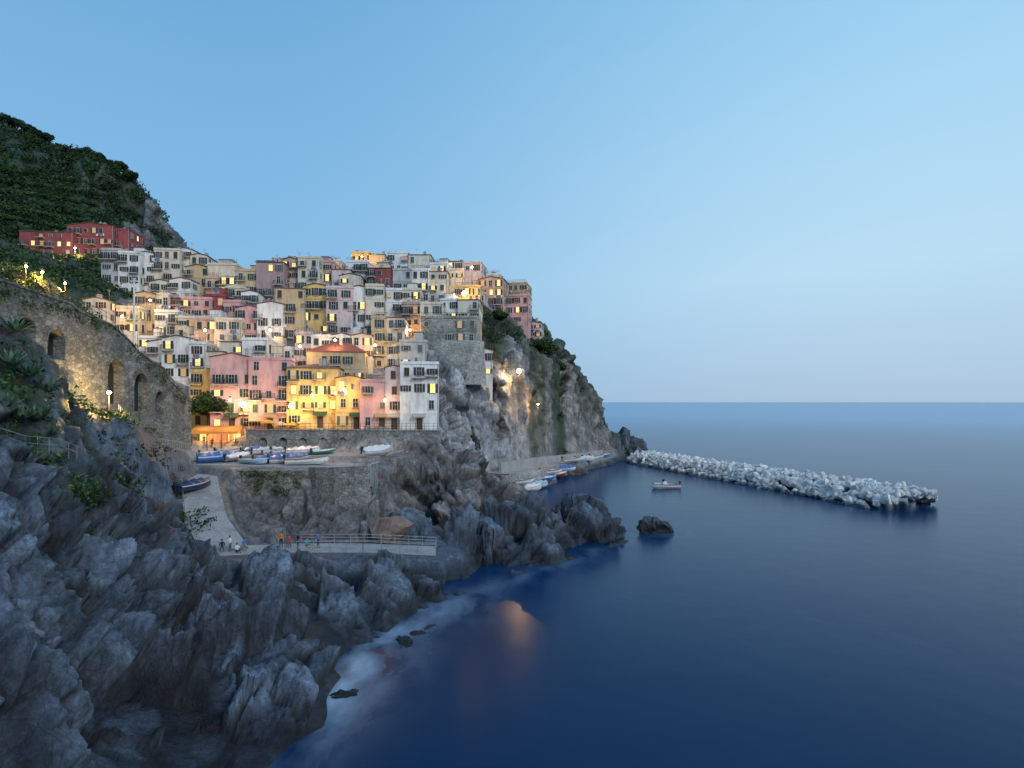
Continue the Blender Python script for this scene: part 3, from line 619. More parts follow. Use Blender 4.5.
def arcade(name,A,B_,ztops,zbase,arches,mat,label,thick=1.0,niche=1.6,dark=None,cop=2):
    A=Vector((*A,0));B_=Vector((*B_,0)); L_=(B_-A).length; d=(B_-A)/L_; n_=Vector((d.y,-d.x,0))
    zt_=lambda s: float(np.interp(s,[q[0] for q in ztops],[q[1] for q in ztops]))
    zb_=lambda s: float(np.interp(s,[q[0] for q in zbase],[q[1] for q in zbase]))
    P_=lambda s,z,o=0: A+d*s+n_*(-o)+Vector((0,0,z))
    mb=MB(); s=0.0
    for (sc,w,zb,zs) in sorted(arches):
        a0,a1=sc-w/2,sc+w/2
        mb.quad([P_(s,zb_(s)),P_(a0,zb_(a0)),P_(a0,zt_(a0)),P_(s,zt_(s))])
        mb.quad([P_(a0,zb_(a0)),P_(a1,zb_(a1)),P_(a1,zb),P_(a0,zb)]); mb.quad([P_(a0,zb),P_(a1,zb),P_(a1,zb,niche),P_(a0,zb,niche)])
        K=12; arc=[(sc-w/2*math.cos(math.pi*k/K),zs+w/2*math.sin(math.pi*k/K)) for k in range(K+1)]
        for (p0,q0),(p1,q1) in zip(arc[:-1],arc[1:]):
            mb.quad([P_(p0,q0),P_(p1,q1),P_(p1,zt_(p1)),P_(p0,zt_(p0))]); mb.quad([P_(p0,q0),P_(p0,q0,niche),P_(p1,q1,niche),P_(p1,q1)])
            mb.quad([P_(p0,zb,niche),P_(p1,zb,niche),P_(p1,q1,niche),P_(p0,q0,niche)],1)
            k0=1.14; r0=(sc+(p0-sc)*k0,zs+(q0-zs)*k0); r1=(sc+(p1-sc)*k0,zs+(q1-zs)*k0)
            mb.quad([P_(p0,q0,-0.06),P_(p1,q1,-0.06),P_(*r1,-0.06),P_(*r0,-0.06)],0)
        for e in (a0,a1): mb.quad([P_(e,zb),P_(e,zb,niche),P_(e,zs,niche),P_(e,zs)])
        s=a1
    mb.quad([P_(s,zb_(s)),P_(L_,zb_(L_)),P_(L_,zt_(L_)),P_(s,zt_(s))])
    K=30
    for k in range(K):
        s0,s1=L_*k/K,L_*(k+1)/K
        mb.quad([P_(s0,zt_(s0)+0.02,-0.12),P_(s1,zt_(s1)+0.02,-0.12),P_(s1,zt_(s1)+0.02,thick),P_(s0,zt_(s0)+0.02,thick)],cop)
        mb.quad([P_(s0,zt_(s0)-0.2,-0.12),P_(s1,zt_(s1)-0.2,-0.12),P_(s1,zt_(s1)+0.02,-0.12),P_(s0,zt_(s0)+0.02,-0.12)],cop)
        mb.quad([P_(s1,zb_(s1),thick),P_(s0,zb_(s0),thick),P_(s0,zt_(s0),thick),P_(s1,zt_(s1),thick)])
    mb.quad([P_(L_,zb_(L_)),P_(L_,zb_(L_),thick),P_(L_,zt_(L_),thick),P_(L_,zt_(L_))])
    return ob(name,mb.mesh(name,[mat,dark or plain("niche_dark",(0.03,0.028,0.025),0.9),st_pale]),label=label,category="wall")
arcm=stonemat("arcade_stone",(0.15,0.155,0.155),(0.32,0.325,0.315),1.5)
arcade("arched_stone_wall",(-45.8,47),(-49.6,88),[(0,31.2),(5,31.1),(14,30.6),(14.1,30.1),(21,29.3),(25,27.6),(25.1,27.2),(29,25.8),(33,24.8),(33.1,23.8),(37,22.2),(41,20.2)],[(0,20),(15,15),(30,12),(41,11)],
  [(7.5,2.4,25.4,26.9),(11.6,2.6,24.4,26.2),(21.8,3.2,19.8,23.6),(27.2,3.1,18.8,22.2),(31.8,2.2,18.3,20.4)],arcm,"long weathered stone wall with round arches above the cliff",1.4,1.2,None,0)
arcade("arched_retaining_wall",S(246,430,100.5)[:2],S(440,430,101)[:2],[(0,15.2),(40,15.0)],[(0,9),(40,9)],
  [(3+3.5*k,1.4,11.6,13.0) for k in range(7)],st_wall,"grey wall with small arches between houses and the square",1.0,0.9)
# ---------------------------------------------------------------- railings
def railing(pts,h,step,mat,label,rails=(1.0,0.55),r=0.03,name="metal_railing",lift=0.1):
    mb=MB(); P_=[Vector(p)+Vector((0,0,lift)) for p in pts]
    for a_,b_ in zip(P_[:-1],P_[1:]):
        n_=max(1,int((b_-a_).length/step))
        for k in range(n_+1):
            p_=a_.lerp(b_,k/n_); mb.tube(p_-Vector((0,0,0.3)),p_+Vector((0,0,h)),r,r,0,6)
        for q in rails: mb.tube(a_+Vector((0,0,h*q)),b_+Vector((0,0,h*q)),r*0.8,r*0.8,0,6)
    return ob(name,mb.mesh(name,[mat]),label=label,category="railing")
def off(pts,o):
    out=[];V_=[Vector(p) for p in pts]
    for i,p in enumerate(V_):
        d=V_[min(i+1,len(V_)-1)]-V_[max(i-1,0)]; d.z=0; d.normalize(); out.append(p+Vector((-d.y,d.x,0))*o)
    return out
railing(off(PATHS[1][0][1:],1.8)[1:],1.1,1.6,galv,"steel railing along the back of the bathing platform",(1.0,0.66,0.33),0.04)
railing(off(PATHS[1][0][2:],-1.8),1.1,1.8,galv,"steel railing along the edge of the bathing platform",(1.0,0.5),0.04)
railing(off(PATHS[2][0],-1.2),1.1,0.6,galv,"pale metal railing along the terrace path",(1.0,0.1),0.035)
railing(off(PATHS[0][0],-2.2)[1:],1.0,1.8,galv,"steel railing along the boat ramp",(1.0,0.5))
railing(off(PATHS[3][0],-2.7),1.1,2.2,galv,"thin metal railing along the harbour quay",(1.0,0.5))
x=[S(246,429,100.1),S(438,429,100.6)]; x=[(q[0],q[1],15.05) for q in x]
railing(x,1.1,0.8,iron,"dark iron railing above the arched retaining wall",(1.0,0.5,0.1),0.03)
railing([S(0,276,51.6),(-47.7,68,29.2)],1.1,1.2,iron,"rusty railing on top of the arched wall",(1.0,0.5),0.03)
railing([S(336,466,80.4),S(355,465,80.2),S(368,464,81.4)],1.0,1.0,galv,"steel railing on the curved wall",(1.0,0.5))
pp=[]
for a_,D_ in [(-10,43),(25,45),(60,49),(92,54)]:
    x=(a_-512)/F*D_; pp.append((x,D_,gz(x,D_)+0.5))
railing(pp,1.1,1.3,galv,"thin steel railing along the cliff path",(1.0,0.5),0.025)
# ---------------------------------------------------------------- boats
def boat_parts(L_,Wd,Hh):
    hull=MB(); n=14; sec=[]
    def half(t): return Wd/2*(0.78+0.22*math.sin(math.pi*min(t/0.5,1)/2))*(1-max(0,(t-0.45)/0.55)**2.2)
    for i in range(n+1):
        t=i/n; b_=max(0.02,half(t)); sh=Hh*(0.85+0.3*t*t); kz=0.35*Hh*max(0,(t-0.75)/0.25)**2; x=-L_/2+L_*t
        sec.append([(x,-b_,sh),(x,-b_*0.92,sh*0.55),(x,-b_*0.55,kz+0.12*Hh),(x,0,kz),(x,b_*0.55,kz+0.12*Hh),(x,b_*0.92,sh*0.55),(x,b_,sh)])
    for a_,b_ in zip(sec[:-1],sec[1:]):
        for k in range(6): hull.quad([a_[k],a_[k+1],b_[k+1],b_[k]])
    hull.quad(sec[0][::-1])
    inn=MB(); fl=0.35*Hh
    for a_,b_ in zip(sec[:-1],sec[1:]):
        q=lambda s_,k_,f_,z_: (s_[k_][0],s_[k_][1]*f_,z_)
        inn.quad([q(a_,0,0.93,a_[0][2]-0.02),q(b_,0,0.93,b_[0][2]-0.02),q(b_,0,0.75,max(fl,b_[3][2]+0.05)),q(a_,0,0.75,max(fl,a_[3][2]+0.05))])
        inn.quad([q(a_,0,0.75,max(fl,a_[3][2]+0.05)),q(b_,0,0.75,max(fl,b_[3][2]+0.05)),q(b_,6,0.75,max(fl,b_[3][2]+0.05)),q(a_,6,0.75,max(fl,a_[3][2]+0.05))])
        inn.quad([q(a_,6,0.75,max(fl,a_[3][2]+0.05)),q(b_,6,0.75,max(fl,b_[3][2]+0.05)),q(b_,6,0.93,b_[0][2]-0.02),q(a_,6,0.93,a_[0][2]-0.02)])
    gun=MB()
    for a_,b_ in zip(sec[:-1],sec[1:]):
        for k in (0,6):
            f=lambda s_,m_,dz:(s_[k][0],s_[k][1]*m_,s_[k][2]+dz)
            gun.quad([f(a_,1.05,0.04),f(b_,1.05,0.04),f(b_,0.9,0.04),f(a_,0.9,0.04)]); gun.quad([f(a_,1.05,-0.06),f(b_,1.05,-0.06),f(b_,1.05,0.04),f(a_,1.05,0.04)])
    cov=MB(); rid=[]
    for i,s_ in enumerate(sec):
        t=i/n; hgt=Hh*0.55*math.sin(math.pi*(0.12+0.8*t))+0.12*math.sin(i*2.1)
        rid.append([(s_[0][0],s_[0][1]*1.07,s_[0][2]-0.12),(s_[0][0],s_[0][1]*1.03,s_[0][2]+0.06),(s_[0][0],s_[0][1]*0.5,s_[0][2]+hgt*0.65),(s_[0][0],0,s_[0][2]+hgt),
                    (s_[0][0],-s_[0][1]*0.5,s_[0][2]+hgt*0.65),(s_[0][0],-s_[0][1]*1.03,s_[0][2]+0.06),(s_[0][0],-s_[0][1]*1.07,s_[0][2]-0.12)])
    for a_,b_ in zip(rid[:-1],rid[1:]):
        for k in range(6): cov.quad([a_[k],b_[k],b_[k+1],a_[k+1]])
    cov.quad(rid[0])
    return hull,inn,gun,cov
cols={"white":(0.74,0.75,0.77),"blue":(0.04,0.16,0.45),"dark blue":(0.02,0.04,0.09),"red":(0.35,0.05,0.04),"green":(0.05,0.2,0.14),"light blue":(0.3,0.5,0.66),"grey":(0.3,0.32,0.34),"wood":(0.22,0.12,0.06)}
bc={k:plain("boat_"+k.replace(" ","_"),v,0.35) for k,v in cols.items()}
motm=plain("motor_black",(0.03,0.03,0.035),0.35)
_bp=boat_parts(4.8,1.95,0.85); BM={}
def bm_(part,col):
    k=(part,col)
    if k not in BM: BM[k]=_bp[{"hull":0,"interior":1,"gunwale":2,"tarpaulin":3}[part]].mesh(part,[bc[col]],smooth=(part in("hull","tarpaulin")))
    return BM[k]
seat=MB(); seat.box((0,0,0),(0.3,1.45,0.06)); SEAT=seat.mesh("bench_seat",[bc["wood"]])
mo=MB(); mo.box((0,0,0.45),(0.34,0.3,0.42),0,0,0.85); mo.box((0.02,0,0.0),(0.14,0.12,0.6)); mo.box((-0.02,0,-0.32),(0.34,0.05,0.12)); mo.tube((0.1,0,0.4),(0.6,0,0.5),0.025,0.02); MOT=mo.mesh("outboard_motor",[motm])
def boat(loc,yaw,col,label,cover=None,motor=True,sc=1.0,tilt=0.0,name="rowing_boat",group=None):
    r=ob(name,None,loc=loc,rot=(tilt,0,yaw),scale=(sc,sc,sc),label=label,category="boat")
    if group: r["group"]=group
    ob("hull",bm_("hull",col),r); ob("gunwale",bm_("gunwale","wood" if col=="white" else "white"),r)
    if cover: ob("tarpaulin",bm_("tarpaulin",cover),r)
    else:
        ob("interior",bm_("interior","grey" if col=="white" else "white"),r)
        for x in (-1.1,0.3,1.25): ob("bench_seat",SEAT,r,loc=(x,0,0.62),scale=(1,1.0 if x<1 else 0.62,1))
    if motor: ob("outboard_motor",MOT,r,loc=(-2.55,0,0.6))
    return r
G1="boats parked on the village square"
def sqboat(a_,D_,yaw,*k,**kw):
    x=(a_-512)/F*D_; boat((x,D_,gz(x,D_)+0.2),yaw,*k,group=G1,**kw)
sqboat(252,97,1.3,"white","white wooden boat parked on the square","blue")
sqboat(268,96,0.5,"white","white boat under a pale tarpaulin on the square","light blue")
sqboat(284,97.5,1.0,"white","open white boat parked on the square",None)
sqboat(303,95.5,0.3,"white","white boat under a white tarpaulin on the square","white",sc=1.1)
sqboat(272,89.5,0.75,"blue","open blue boat with white rim on the square","blue",sc=1.15)
sqboat(289,89.5,0.45,"white","white boat with blue tarpaulin at the wall edge","blue",sc=1.2)
sqboat(307,87.6,0.25,"white","white boat with open deck at the wall edge",None,sc=1.3)
sqboat(254,87.5,-0.3,"light blue","light blue boat with open deck at the wall edge",None)
sqboat(230,97,0.9,"white","white boat under a grey tarpaulin beside the street","grey")
sqboat(219,89.5,0.7,"blue","blue boat under a bright blue tarpaulin by the ramp","blue",sc=1.3)
sqboat(238,91,1.2,"grey","grey boat under a white tarpaulin on the square","white")
sqboat(324,96,0.8,"green","small green boat parked on the square",None,sc=0.9)
sqboat(211,94,1.2,"light blue","light blue boat parked beside the street",None,sc=0.9)
x=(194-512)/F*77; boat((x,77,gz(x,77)+0.25),1.3,"dark blue","dark blue boat under a black tarpaulin on the ramp","dark blue",sc=1.2,group=G1)
x=(376-512)/F*94; boat((x,94,gz(x,94)+0.4),0.9,"white","white boat propped up near the stone wall","white",sc=1.2,tilt=0.25)
G2="boats drawn up on the harbour quay"
qb=[(519,486,122,"white",None),(528,485,126,"white","white"),(536,482,131,"white","light blue"),(543,480,136,"blue",None),(550,478,141,"white",None),(557,474,147,"red",None),(564,472,152,"white","blue"),(571,470,157,"white",None),(578,467,163,"light blue",None),(584,465,169,"white","white"),(590,463,175,"white",None),(596,461,181,"white",None),(601,459,186,"blue",None)]
for i,(a_,b_,D_,c_,cv) in enumerate(qb):
    x=(a_-512)/F*D_+0.3
    boat((x,D_,min(3.5,max(0.25,gz(x,D_)+0.15))),0.35+0.15*((i*7)%3),c_,f"{c_} boat {'under a tarpaulin' if cv else 'standing open'} drawn up on the quay",cv,group=G2,sc=1.3)
r=boat((35.6,132,-0.15),math.pi+0.15,"white","white motor boat with a small windscreen at anchor",None,True,1.4,0,"motor_boat")
cn=MB(); cn.box((0,0,0.3),(0.7,0.8,0.65),0,0,0.85); ob("console",cn.mesh("console",[bc["white"]]),r,loc=(0.2,0,0.6))
ws=MB(); ws.quad([(0.3,-0.45,0.6),(0.3,0.45,0.6),(0.05,0.38,1.0),(0.05,-0.38,1.0)]); ob("windscreen",ws.mesh("windscreen",[glass]),r,loc=(0.2,0,0.6))
fd=MB(); fd.box((0,0,0),(1.4,1.1,0.05),0,0,0.7); ob("foredeck",fd.mesh("foredeck",[bc["white"]]),r,loc=(1.45,0,0.93))
# ---------------------------------------------------------------- people
def skin_person(pose):
    J={"pelvis":(0,0,0.95),"chest":(0,0,1.35),"neck":(0,0,1.50),"head":(0,-0.02,1.62),"top":(0,-0.01,1.74)}
    R_={"pelvis":0.13,"chest":0.15,"neck":0.055,"head":0.095,"top":0.07}
    E=[("pelvis","chest"),("chest","neck"),("neck","head"),("head","top")]
    for s,t in ((-1,"l"),(1,"r")):
        if pose=="stand":
            J.update({"hip"+t:(s*.1,0,.88),"knee"+t:(s*.11,-.02,.48),"ank"+t:(s*.12,.02,.09),"toe"+t:(s*.13,-.15,.04),"sh"+t:(s*.2,0,1.42),"el"+t:(s*.26,.02,1.12),"wr"+t:(s*.25,-.08,.88),"ha"+t:(s*.25,-.11,.78)})
        else:
            J.update({"hip"+t:(s*.1,-.04,.88),"knee"+t:(s*.13,-.46,.98 if pose=="sit" else 1.1),"ank"+t:(s*.13,-.52,.56 if pose=="sit" else .78),"toe"+t:(s*.13,-.68,.52 if pose=="sit" else .74),"sh"+t:(s*.2,-.02,1.42),"el"+t:(s*.25,-.12,1.16),"wr"+t:(s*.16,-.36,1.06),"ha"+t:(s*.12,-.44,1.06)})
        R_.update({"hip"+t:.095,"knee"+t:.06,"ank"+t:.04,"toe"+t:.035,"sh"+t:.06,"el"+t:.042,"wr"+t:.03,"ha"+t:.035})
        E+=[("pelvis","hip"+t),("hip"+t,"knee"+t),("knee"+t,"ank"+t),("ank"+t,"toe"+t),("chest","sh"+t),("sh"+t,"el"+t),("el"+t,"wr"+t),("wr"+t,"ha"+t)]
    ks=list(J); me=bpy.data.meshes.new("b"); me.from_pydata([J[k] for k in ks],[(ks.index(a_),ks.index(b_)) for a_,b_ in E],[])
    o=bpy.data.objects.new("b",me); COL.objects.link(o)
    o.modifiers.new("s","SKIN"); sd=o.modifiers.new("d","SUBSURF"); sd.levels=1
    for v_,k in zip(me.skin_vertices[0].data,ks): v_.radius=(R_[k],R_[k]*(0.75 if k in("chest","pelvis") else 1)); v_.use_root=(k=="pelvis")
    dg=bpy.context.evaluated_depsgraph_get(); dg.update(); m2=bpy.data.meshes.new_from_object(o.evaluated_get(dg)); bpy.data.objects.remove(o); return m2
PM={p_:skin_person(p_) for p_ in("stand","sit","crouch")}
skinm=plain("skin",(0.45,0.28,0.2),0.6); hairm=plain("hair_dark",(0.04,0.025,0.02),0.7)
bm=bmesh.new(); bmesh.ops.create_uvsphere(bm,u_segments=12,v_segments=8,radius=0.115)
for v_ in list(bm.verts):
    if v_.co.z<-0.02 and v_.co.y<0.02: v_.co.y=max(v_.co.y,-0.02)
HAIR=bpy.data.meshes.new("hair"); bm.to_mesh(HAIR); bm.free(); HAIR.materials.append(hairm)
CL={"red":(0.5,0.05,0.04),"blue":(0.05,0.15,0.5),"white":(0.7,0.7,0.7),"black":(0.02,0.02,0.025),"denim":(0.06,0.1,0.18),"orange":(0.6,0.2,0.04),"teal":(0.04,0.4,0.4),"khaki":(0.25,0.2,0.12)}
def person(loc,yaw,pose,top,bot,label):
    me=PM[pose].copy(); me.materials.clear()
    for m_ in (skinm,plain("cloth_"+top,CL[top],0.9),plain("cloth_"+bot,CL[bot],0.9)): me.materials.append(m_)
    for p_ in me.polygons:
        c_=p_.center; p_.use_smooth=True
        if c_.z>1.5: p_.material_index=0
        elif abs(c_.x)>0.2 and c_.z<1.12 and pose=="stand": p_.material_index=0
        elif pose=="sit" and c_.y<-0.3 and abs(c_.x)<0.2 and 1.0<c_.z<1.12: p_.material_index=0
        elif c_.z>1.0 and not (pose!="stand" and c_.y<-0.2 and c_.z<1.15): p_.material_index=1
        else: p_.material_index=2
    dz={"sit":-0.43,"crouch":-0.75,"stand":0}[pose]
    r=ob("person",me,loc=(loc[0],loc[1],loc[2]+dz),rz=yaw,label=label,category="person")
    ob("hair",HAIR,r,loc=(0,0.015,1.69))
PP=[(178,61.5,"stand","red","denim",0.6),(186,61,"sit","teal","black",1.0),(193,61.5,"sit","blue","denim",-.4),(208,61.5,"crouch","orange","black",0.3),(222,62,"sit","black","denim",0.5),
 (230,62,"stand","white","denim",1.5),(237,62,"crouch","white","black",0.8),(244,63,"sit","blue","khaki",0.6),(281,65.5,"stand","orange","black",0.3),(289,66,"sit","red","denim",0.5),(298,65.5,"stand","black","denim",-0.7),(307,66.5,"crouch","teal","khaki",0.8),(318,66,"stand","blue","black",1.0),
 (262,93,"stand","white","black",1.0),(212,99,"stand","red","black",.2),(207,97,"stand","blue","denim",2.0),(204,100,"stand","black","denim",0.6),(243,94,"stand","teal","black",0.4)]
for a_,D_,ps,t_,b_,yw in PP:
    x=(a_-512)/F*D_
    lb={"stand":"standing on concrete","sit":"sitting on a block","crouch":"sitting with knees up"}[ps]
    zz=gz(x,D_)+0.14
    person((x,D_,zz),yw,ps,t_,b_,f"person in {t_} top and {b_} trousers {lb}")
    if ps=="sit":
        k=MB(); k.box((0,0.05,0.2),(0.5,0.45,0.4)); ob("concrete_block",k.mesh("concrete_block",[cement]),loc=(x,D_,zz),rz=yw,label="low concrete block used as a seat",category="block")
# ---------------------------------------------------------------- lamps
bulb=plain("lamp_glow",(1,0.9,0.6),0.4,0,(1.0,0.70,0.33),60)
def light(parent,loc,e,col=(1.0,0.62,0.25),rad=0.25):
    l=bpy.data.lights.new("lamp_light",'POINT'); l.energy=e; l.color=col; l.shadow_soft_size=rad
    return ob("light_source",l,parent,loc=loc)
def sphere_mesh(name,r,mat):
    bm=bmesh.new(); bmesh.ops.create_uvsphere(bm,u_segments=12,v_segments=8,radius=r); me=bpy.data.meshes.new(name); bm.to_mesh(me); bm.free(); me.materials.append(mat); return me
BULB=sphere_mesh("lamp_bulb",0.2,bulb); BULBB=sphere_mesh("lamp_bulb",0.5,bulb)
def lamp(a_,b_,D_,e,h=4.0,wall=False,big=False,col=(1.0,0.56,0.18)):
    x,y,z=S(a_,b_,D_)
    r=ob("wall_lamp" if wall else "street_lamp",None,loc=(x,y,z-h if not wall else z),label="lit warm lamp fixed to a wall" if wall else "lit street lamp on a dark iron post",category="lamp",group="lit lamps of the village")
    hz=0 if wall else h
    mb=MB()
    if wall: mb.box((0,0.5,0.25),(0.06,1.0,0.06))
    else:
        mb.tube((0,0,-1.5),(0,0,0.6),0.11,0.08); mb.tube((0,0,0.6),(0,0,h+0.2),0.06,0.045)
    mb.tube((0,0,hz+0.5),(0,0,hz+0.66),0.34,0.08,0,10)
    ob("bracket" if wall else "post",mb.mesh("post",[iron]),r)
    ob("lamp_bulb",BULBB if big else BULB,r,loc=(0,0,hz-0.05))
    light(r,(0.2,-0.8,hz-0.8),e,col)
lamp(109,392,62.5,2800,3.2,False,False,(1.0,0.60,0.20))
lamp(519,371,138,3800,6,False,True,(1.0,0.56,0.17))
lamp(538,404,150,1300,4,False,False,(1.0,0.52,0.15))
lamp(464,293,143,2500,4,False,True)
lamp(472,267,152,900,4); lamp(75,248,158,2600,5); lamp(42,272,103,2600,4,False,False,(1,.5,.12)); lamp(26,266,98,1900,3,False,False,(1,.5,.12)); lamp(65,283,108,1500,3,False,False,(1,.5,.12))
lamp(243,404,100.8,700,4,False,True); lamp(300,346,109,700,4); lamp(312,395,101.8,1200,1,True); lamp(345,390,101.5,700,1,True); lamp(150,300,120,500,3)
lamp(122,316,116,600,3); lamp(375,345,114,700,3); lamp(410,330,124,500,3); lamp(362,256,160,1500,3); lamp(290,406,101.6,800,3); lamp(182,392,100,700,3)
lamp(230,400,100,200,3); lamp(270,330,118,400,3); lamp(335,340,113,300,3); lamp(385,400,101.5,250,1,True); lamp(205,330,115,400,3)
x,y,z=S(134,345,98); mb=MB(); mb.tube((0,0,-6),(0,0,11.5),0.2,0.13); mb.box((0,0,11.0),(1.2,0.3,0.2)); mb.box((0,0,11.4),(0.5,0.3,0.15))
ob("light_mast",mb.mesh("light_mast",[plain("mast_paint",(0.7,0.72,0.74),0.5)]),loc=(x,y,z),label="tall thin pale metal mast beside the houses",category="pole")
# ---------------------------------------------------------------- restaurant, umbrellas
x,y,z=S(214,434,99.5); z=gz(x,y)+0.4
r=ob("restaurant_pavilion",None,loc=(x,y,z),rz=0.15,label="low restaurant pavilion with lit interior and canvas awning",category="restaurant")
mb=MB()
for px_ in (-3.6,-1.2,1.2,3.6):
    for py_ in (0,3.0): mb.box((px_,py_,0.9),(0.12,0.12,3.2))
ob("posts",mb.mesh("posts",[plain("timber",(0.15,0.09,0.05),0.7)]),r)
mb=MB(); mb.quad([(-4,-0.6,2.4),(4,-0.6,2.4),(4,3.3,3.4),(-4,3.3,3.4)]); mb.quad([(-4,-0.6,2.1),(4,-0.6,2.1),(4,-0.6,2.4),(-4,-0.6,2.4)])
ob("awning",mb.mesh("awning",[canvas("awning_canvas",(0.5,0.3,0.12))]),r)
mb=MB(); mb.box((0,3.4,0.8),(8,0.2,3.9))
for k in range(4): mb.box((-2.9+k*1.9,3.25,1.0),(1.1,0.12,1.7),1)
ob("back_wall",mb.mesh("back_wall",[stucco("stucco_ochre",PAL["ochre"]),lit]),r)
mb=MB()
for k in range(5): mb.box((-3.2+k*1.6,0.9,0.72),(0.8,0.8,0.05)); mb.tube((-3.2+k*1.6,0.9,-0.3),(-3.2+k*1.6,0.9,0.7),0.04,0.04)
ob("tables",mb.mesh("tables",[plain("table_cloth",(0.6,0.55,0.45),0.8)]),r)
light(r,(-2,1.5,1.9),260,(1,0.5,0.15),0.3); light(r,(2,1.5,1.9),260,(1,0.5,0.15),0.3)
def umbrella(x,y,z,c,label):
    r=ob("parasol",None,loc=(x,y,z),label=label,category="parasol",group="parasols of the harbour restaurant")
    mb=MB(); mb.tube((0,0,0),(0,0,2.5),0.035,0.03); mb.box((0,0,0.06),(0.5,0.5,0.12)); ob("pole",mb.mesh("pole",[iron]),r)
    mb=MB(); n_=8
    for k in range(n_):
        a0=2*math.pi*k/n_; a1=2*math.pi*(k+1)/n_
        mb.quad([(0,0,2.75),(1.4*math.cos(a0),1.4*math.sin(a0),2.2),(1.4*math.cos(a1),1.4*math.sin(a1),2.2)])
        mb.quad([(1.4*math.cos(a0),1.4*math.sin(a0),2.2),(1.4*math.cos(a0),1.4*math.sin(a0),2.0),(1.4*math.cos(a1),1.4*math.sin(a1),2.0),(1.4*math.cos(a1),1.4*math.sin(a1),2.2)])
    ob("canopy",mb.mesh("canopy",[canvas("canvas_"+c,{"cream":(0.65,0.55,0.38),"yellow":(0.7,0.45,0.12)}[c])]),r)
for k,(a_,c_) in enumerate([(256,"cream"),(268,"yellow"),(280,"cream"),(292,"yellow"),(304,"cream")]):
    x=(a_-512)/F*102.2; umbrella(x,102.2,gz(x,102.2)+0.05,c_,f"{c_} canvas parasol on the restaurant terrace")
# ---------------------------------------------------------------- vegetation
def leaves(centers,radii,per,size,flat=0.75):
    Vs=[]; n=0
    for c_,r_ in zip(centers,radii):
        k=int(per*r_*r_)
        d=rng.normal(size=(k,3)); d/=np.linalg.norm(d,axis=1,keepdims=True)
        rr=r_*(0.55+0.5*rng.random(k)**0.6)*(1+0.35*vnoise(d*2.2+np.array(c_)*0.7,9))
        p_=np.array(c_)+d*rr[:,None]*np.array([1,1,flat])
        u=rng.normal(size=(k,3)); u/=np.linalg.norm(u,axis=1,keepdims=True); w=np.cross(u,d+rng.normal(size=(k,3))*0.6); w/=np.linalg.norm(w,axis=1,keepdims=True)+1e-9
        s=size*(0.6+0.8*rng.random(k))[:,None]
        Vs.append(np.stack([p_-u*s,p_+w*s*0.6,p_+u*s,p_-w*s*0.6],1).reshape(-1,3)); n+=k
    V_=np.concatenate(Vs); return V_,np.arange(len(V_)).reshape(-1,4)
dk=leafmat("foliage_dark",(0.012,0.028,0.012),(0.025,0.052,0.018),(0.05,0.09,0.028)); gr=leafmat("foliage_green",(0.015,0.04,0.013),(0.04,0.08,0.025),(0.08,0.14,0.045))
def scatter(x0,x1,y0,y1,k,rmin,rmax,test=None,tm=0.11):
    cs=[];rs=[]
    xs_=rng.uniform(x0,x1,k); ys_=rng.uniform(y0,y1,k); zs_=ground(xs_,ys_); _,tt=attrs(xs_,ys_)
    for a_,b_,c_,t_ in zip(xs_,ys_,zs_,tt):
        if t_[0]<tm and c_>2 and (test is None or test(a_,b_,c_)):
            cs.append((a_,b_,c_+rmin*0.3)); rs.append(rng.uniform(rmin,rmax))
    return cs,rs
cs,rs=scatter(-262,-128,165,262,1700,1.4,3.4,lambda a_,b_,c_: c_>64 or b_>185)
V_,F_=leaves(cs,rs,14,0.45,0.75); ob("hillside_woodland",npmesh("hillside_woodland",V_,F_,[dk],False),kind="stuff",label="dark evergreen scrub and woodland covering the steep hill",category="woodland")
cs=[];rs=[]
for lev in range(7):
    zl=72+lev*5.5
    for a_ in np.arange(-10,100,1.6):
        ds=np.linspace(172,240,60); xs_=(a_-512)/F*ds; zz=ground(xs_,ds); k=np.argmax(zz>zl)
        if zz[k]>zl and k>0: cs.append((xs_[k],ds[k]-0.8,zl+1.6)); rs.append(1.1)
V_,F_=leaves(cs,rs,30,0.3,0.6); ob("hill_terraces",npmesh("hill_terraces",V_,F_,[leafmat("vine_green",(0.03,0.07,0.02),(0.06,0.12,0.035),(0.10,0.18,0.05))],False),kind="stuff",label="rows of lighter green vines on the hill terraces",category="vines")
cs,rs=scatter(-150,-80,85,168,1300,0.8,2.0,None,0.15)
V_,F_=leaves(cs,rs,18,0.33,0.75); ob("slope_shrubs",npmesh("slope_shrubs",V_,F_,[gr],False),kind="stuff",label="dense green shrubs on the slope above the arcade",category="shrubs")
cs,rs=scatter(-15,45,138,208,1300,0.6,1.7,None,0.12)
V_,F_=leaves(cs,rs,22,0.3,0.8); ob("headland_shrubs",npmesh("headland_shrubs",V_,F_,[gr],False),kind="stuff",label="green shrubs clinging to the top of the headland cliff",category="shrubs")
cs,rs=scatter(-56,-36,42,72,330,0.35,1.1,lambda a_,b_,c_: a_>-46.3-0.088*(b_-47))
V_,F_=leaves(cs,rs,70,0.17,0.85); ob("cliff_shrubs",npmesh("cliff_shrubs",V_,F_,[gr],False),kind="stuff",label="green bushes under the arched stone wall",category="shrubs")
cs=[];rs=[]
for k in range(70):
    a_=rng.uniform(240,306); b_=rng.uniform(472,494); x,y,z=S(a_,b_,83.3); cs.append((x,y,z)); rs.append(rng.uniform(0.35,0.8))
for k in range(110):
    s_=rng.uniform(0,41); t_=s_/41; x=-45.8-3.8*t_+0.3; y=47+41*t_; z=float(np.interp(s_,[0,14,21,41],[31,30.5,29.2,20]))-rng.uniform(0,1.6); cs.append((x,y,z)); rs.append(rng.uniform(0.2,0.7))
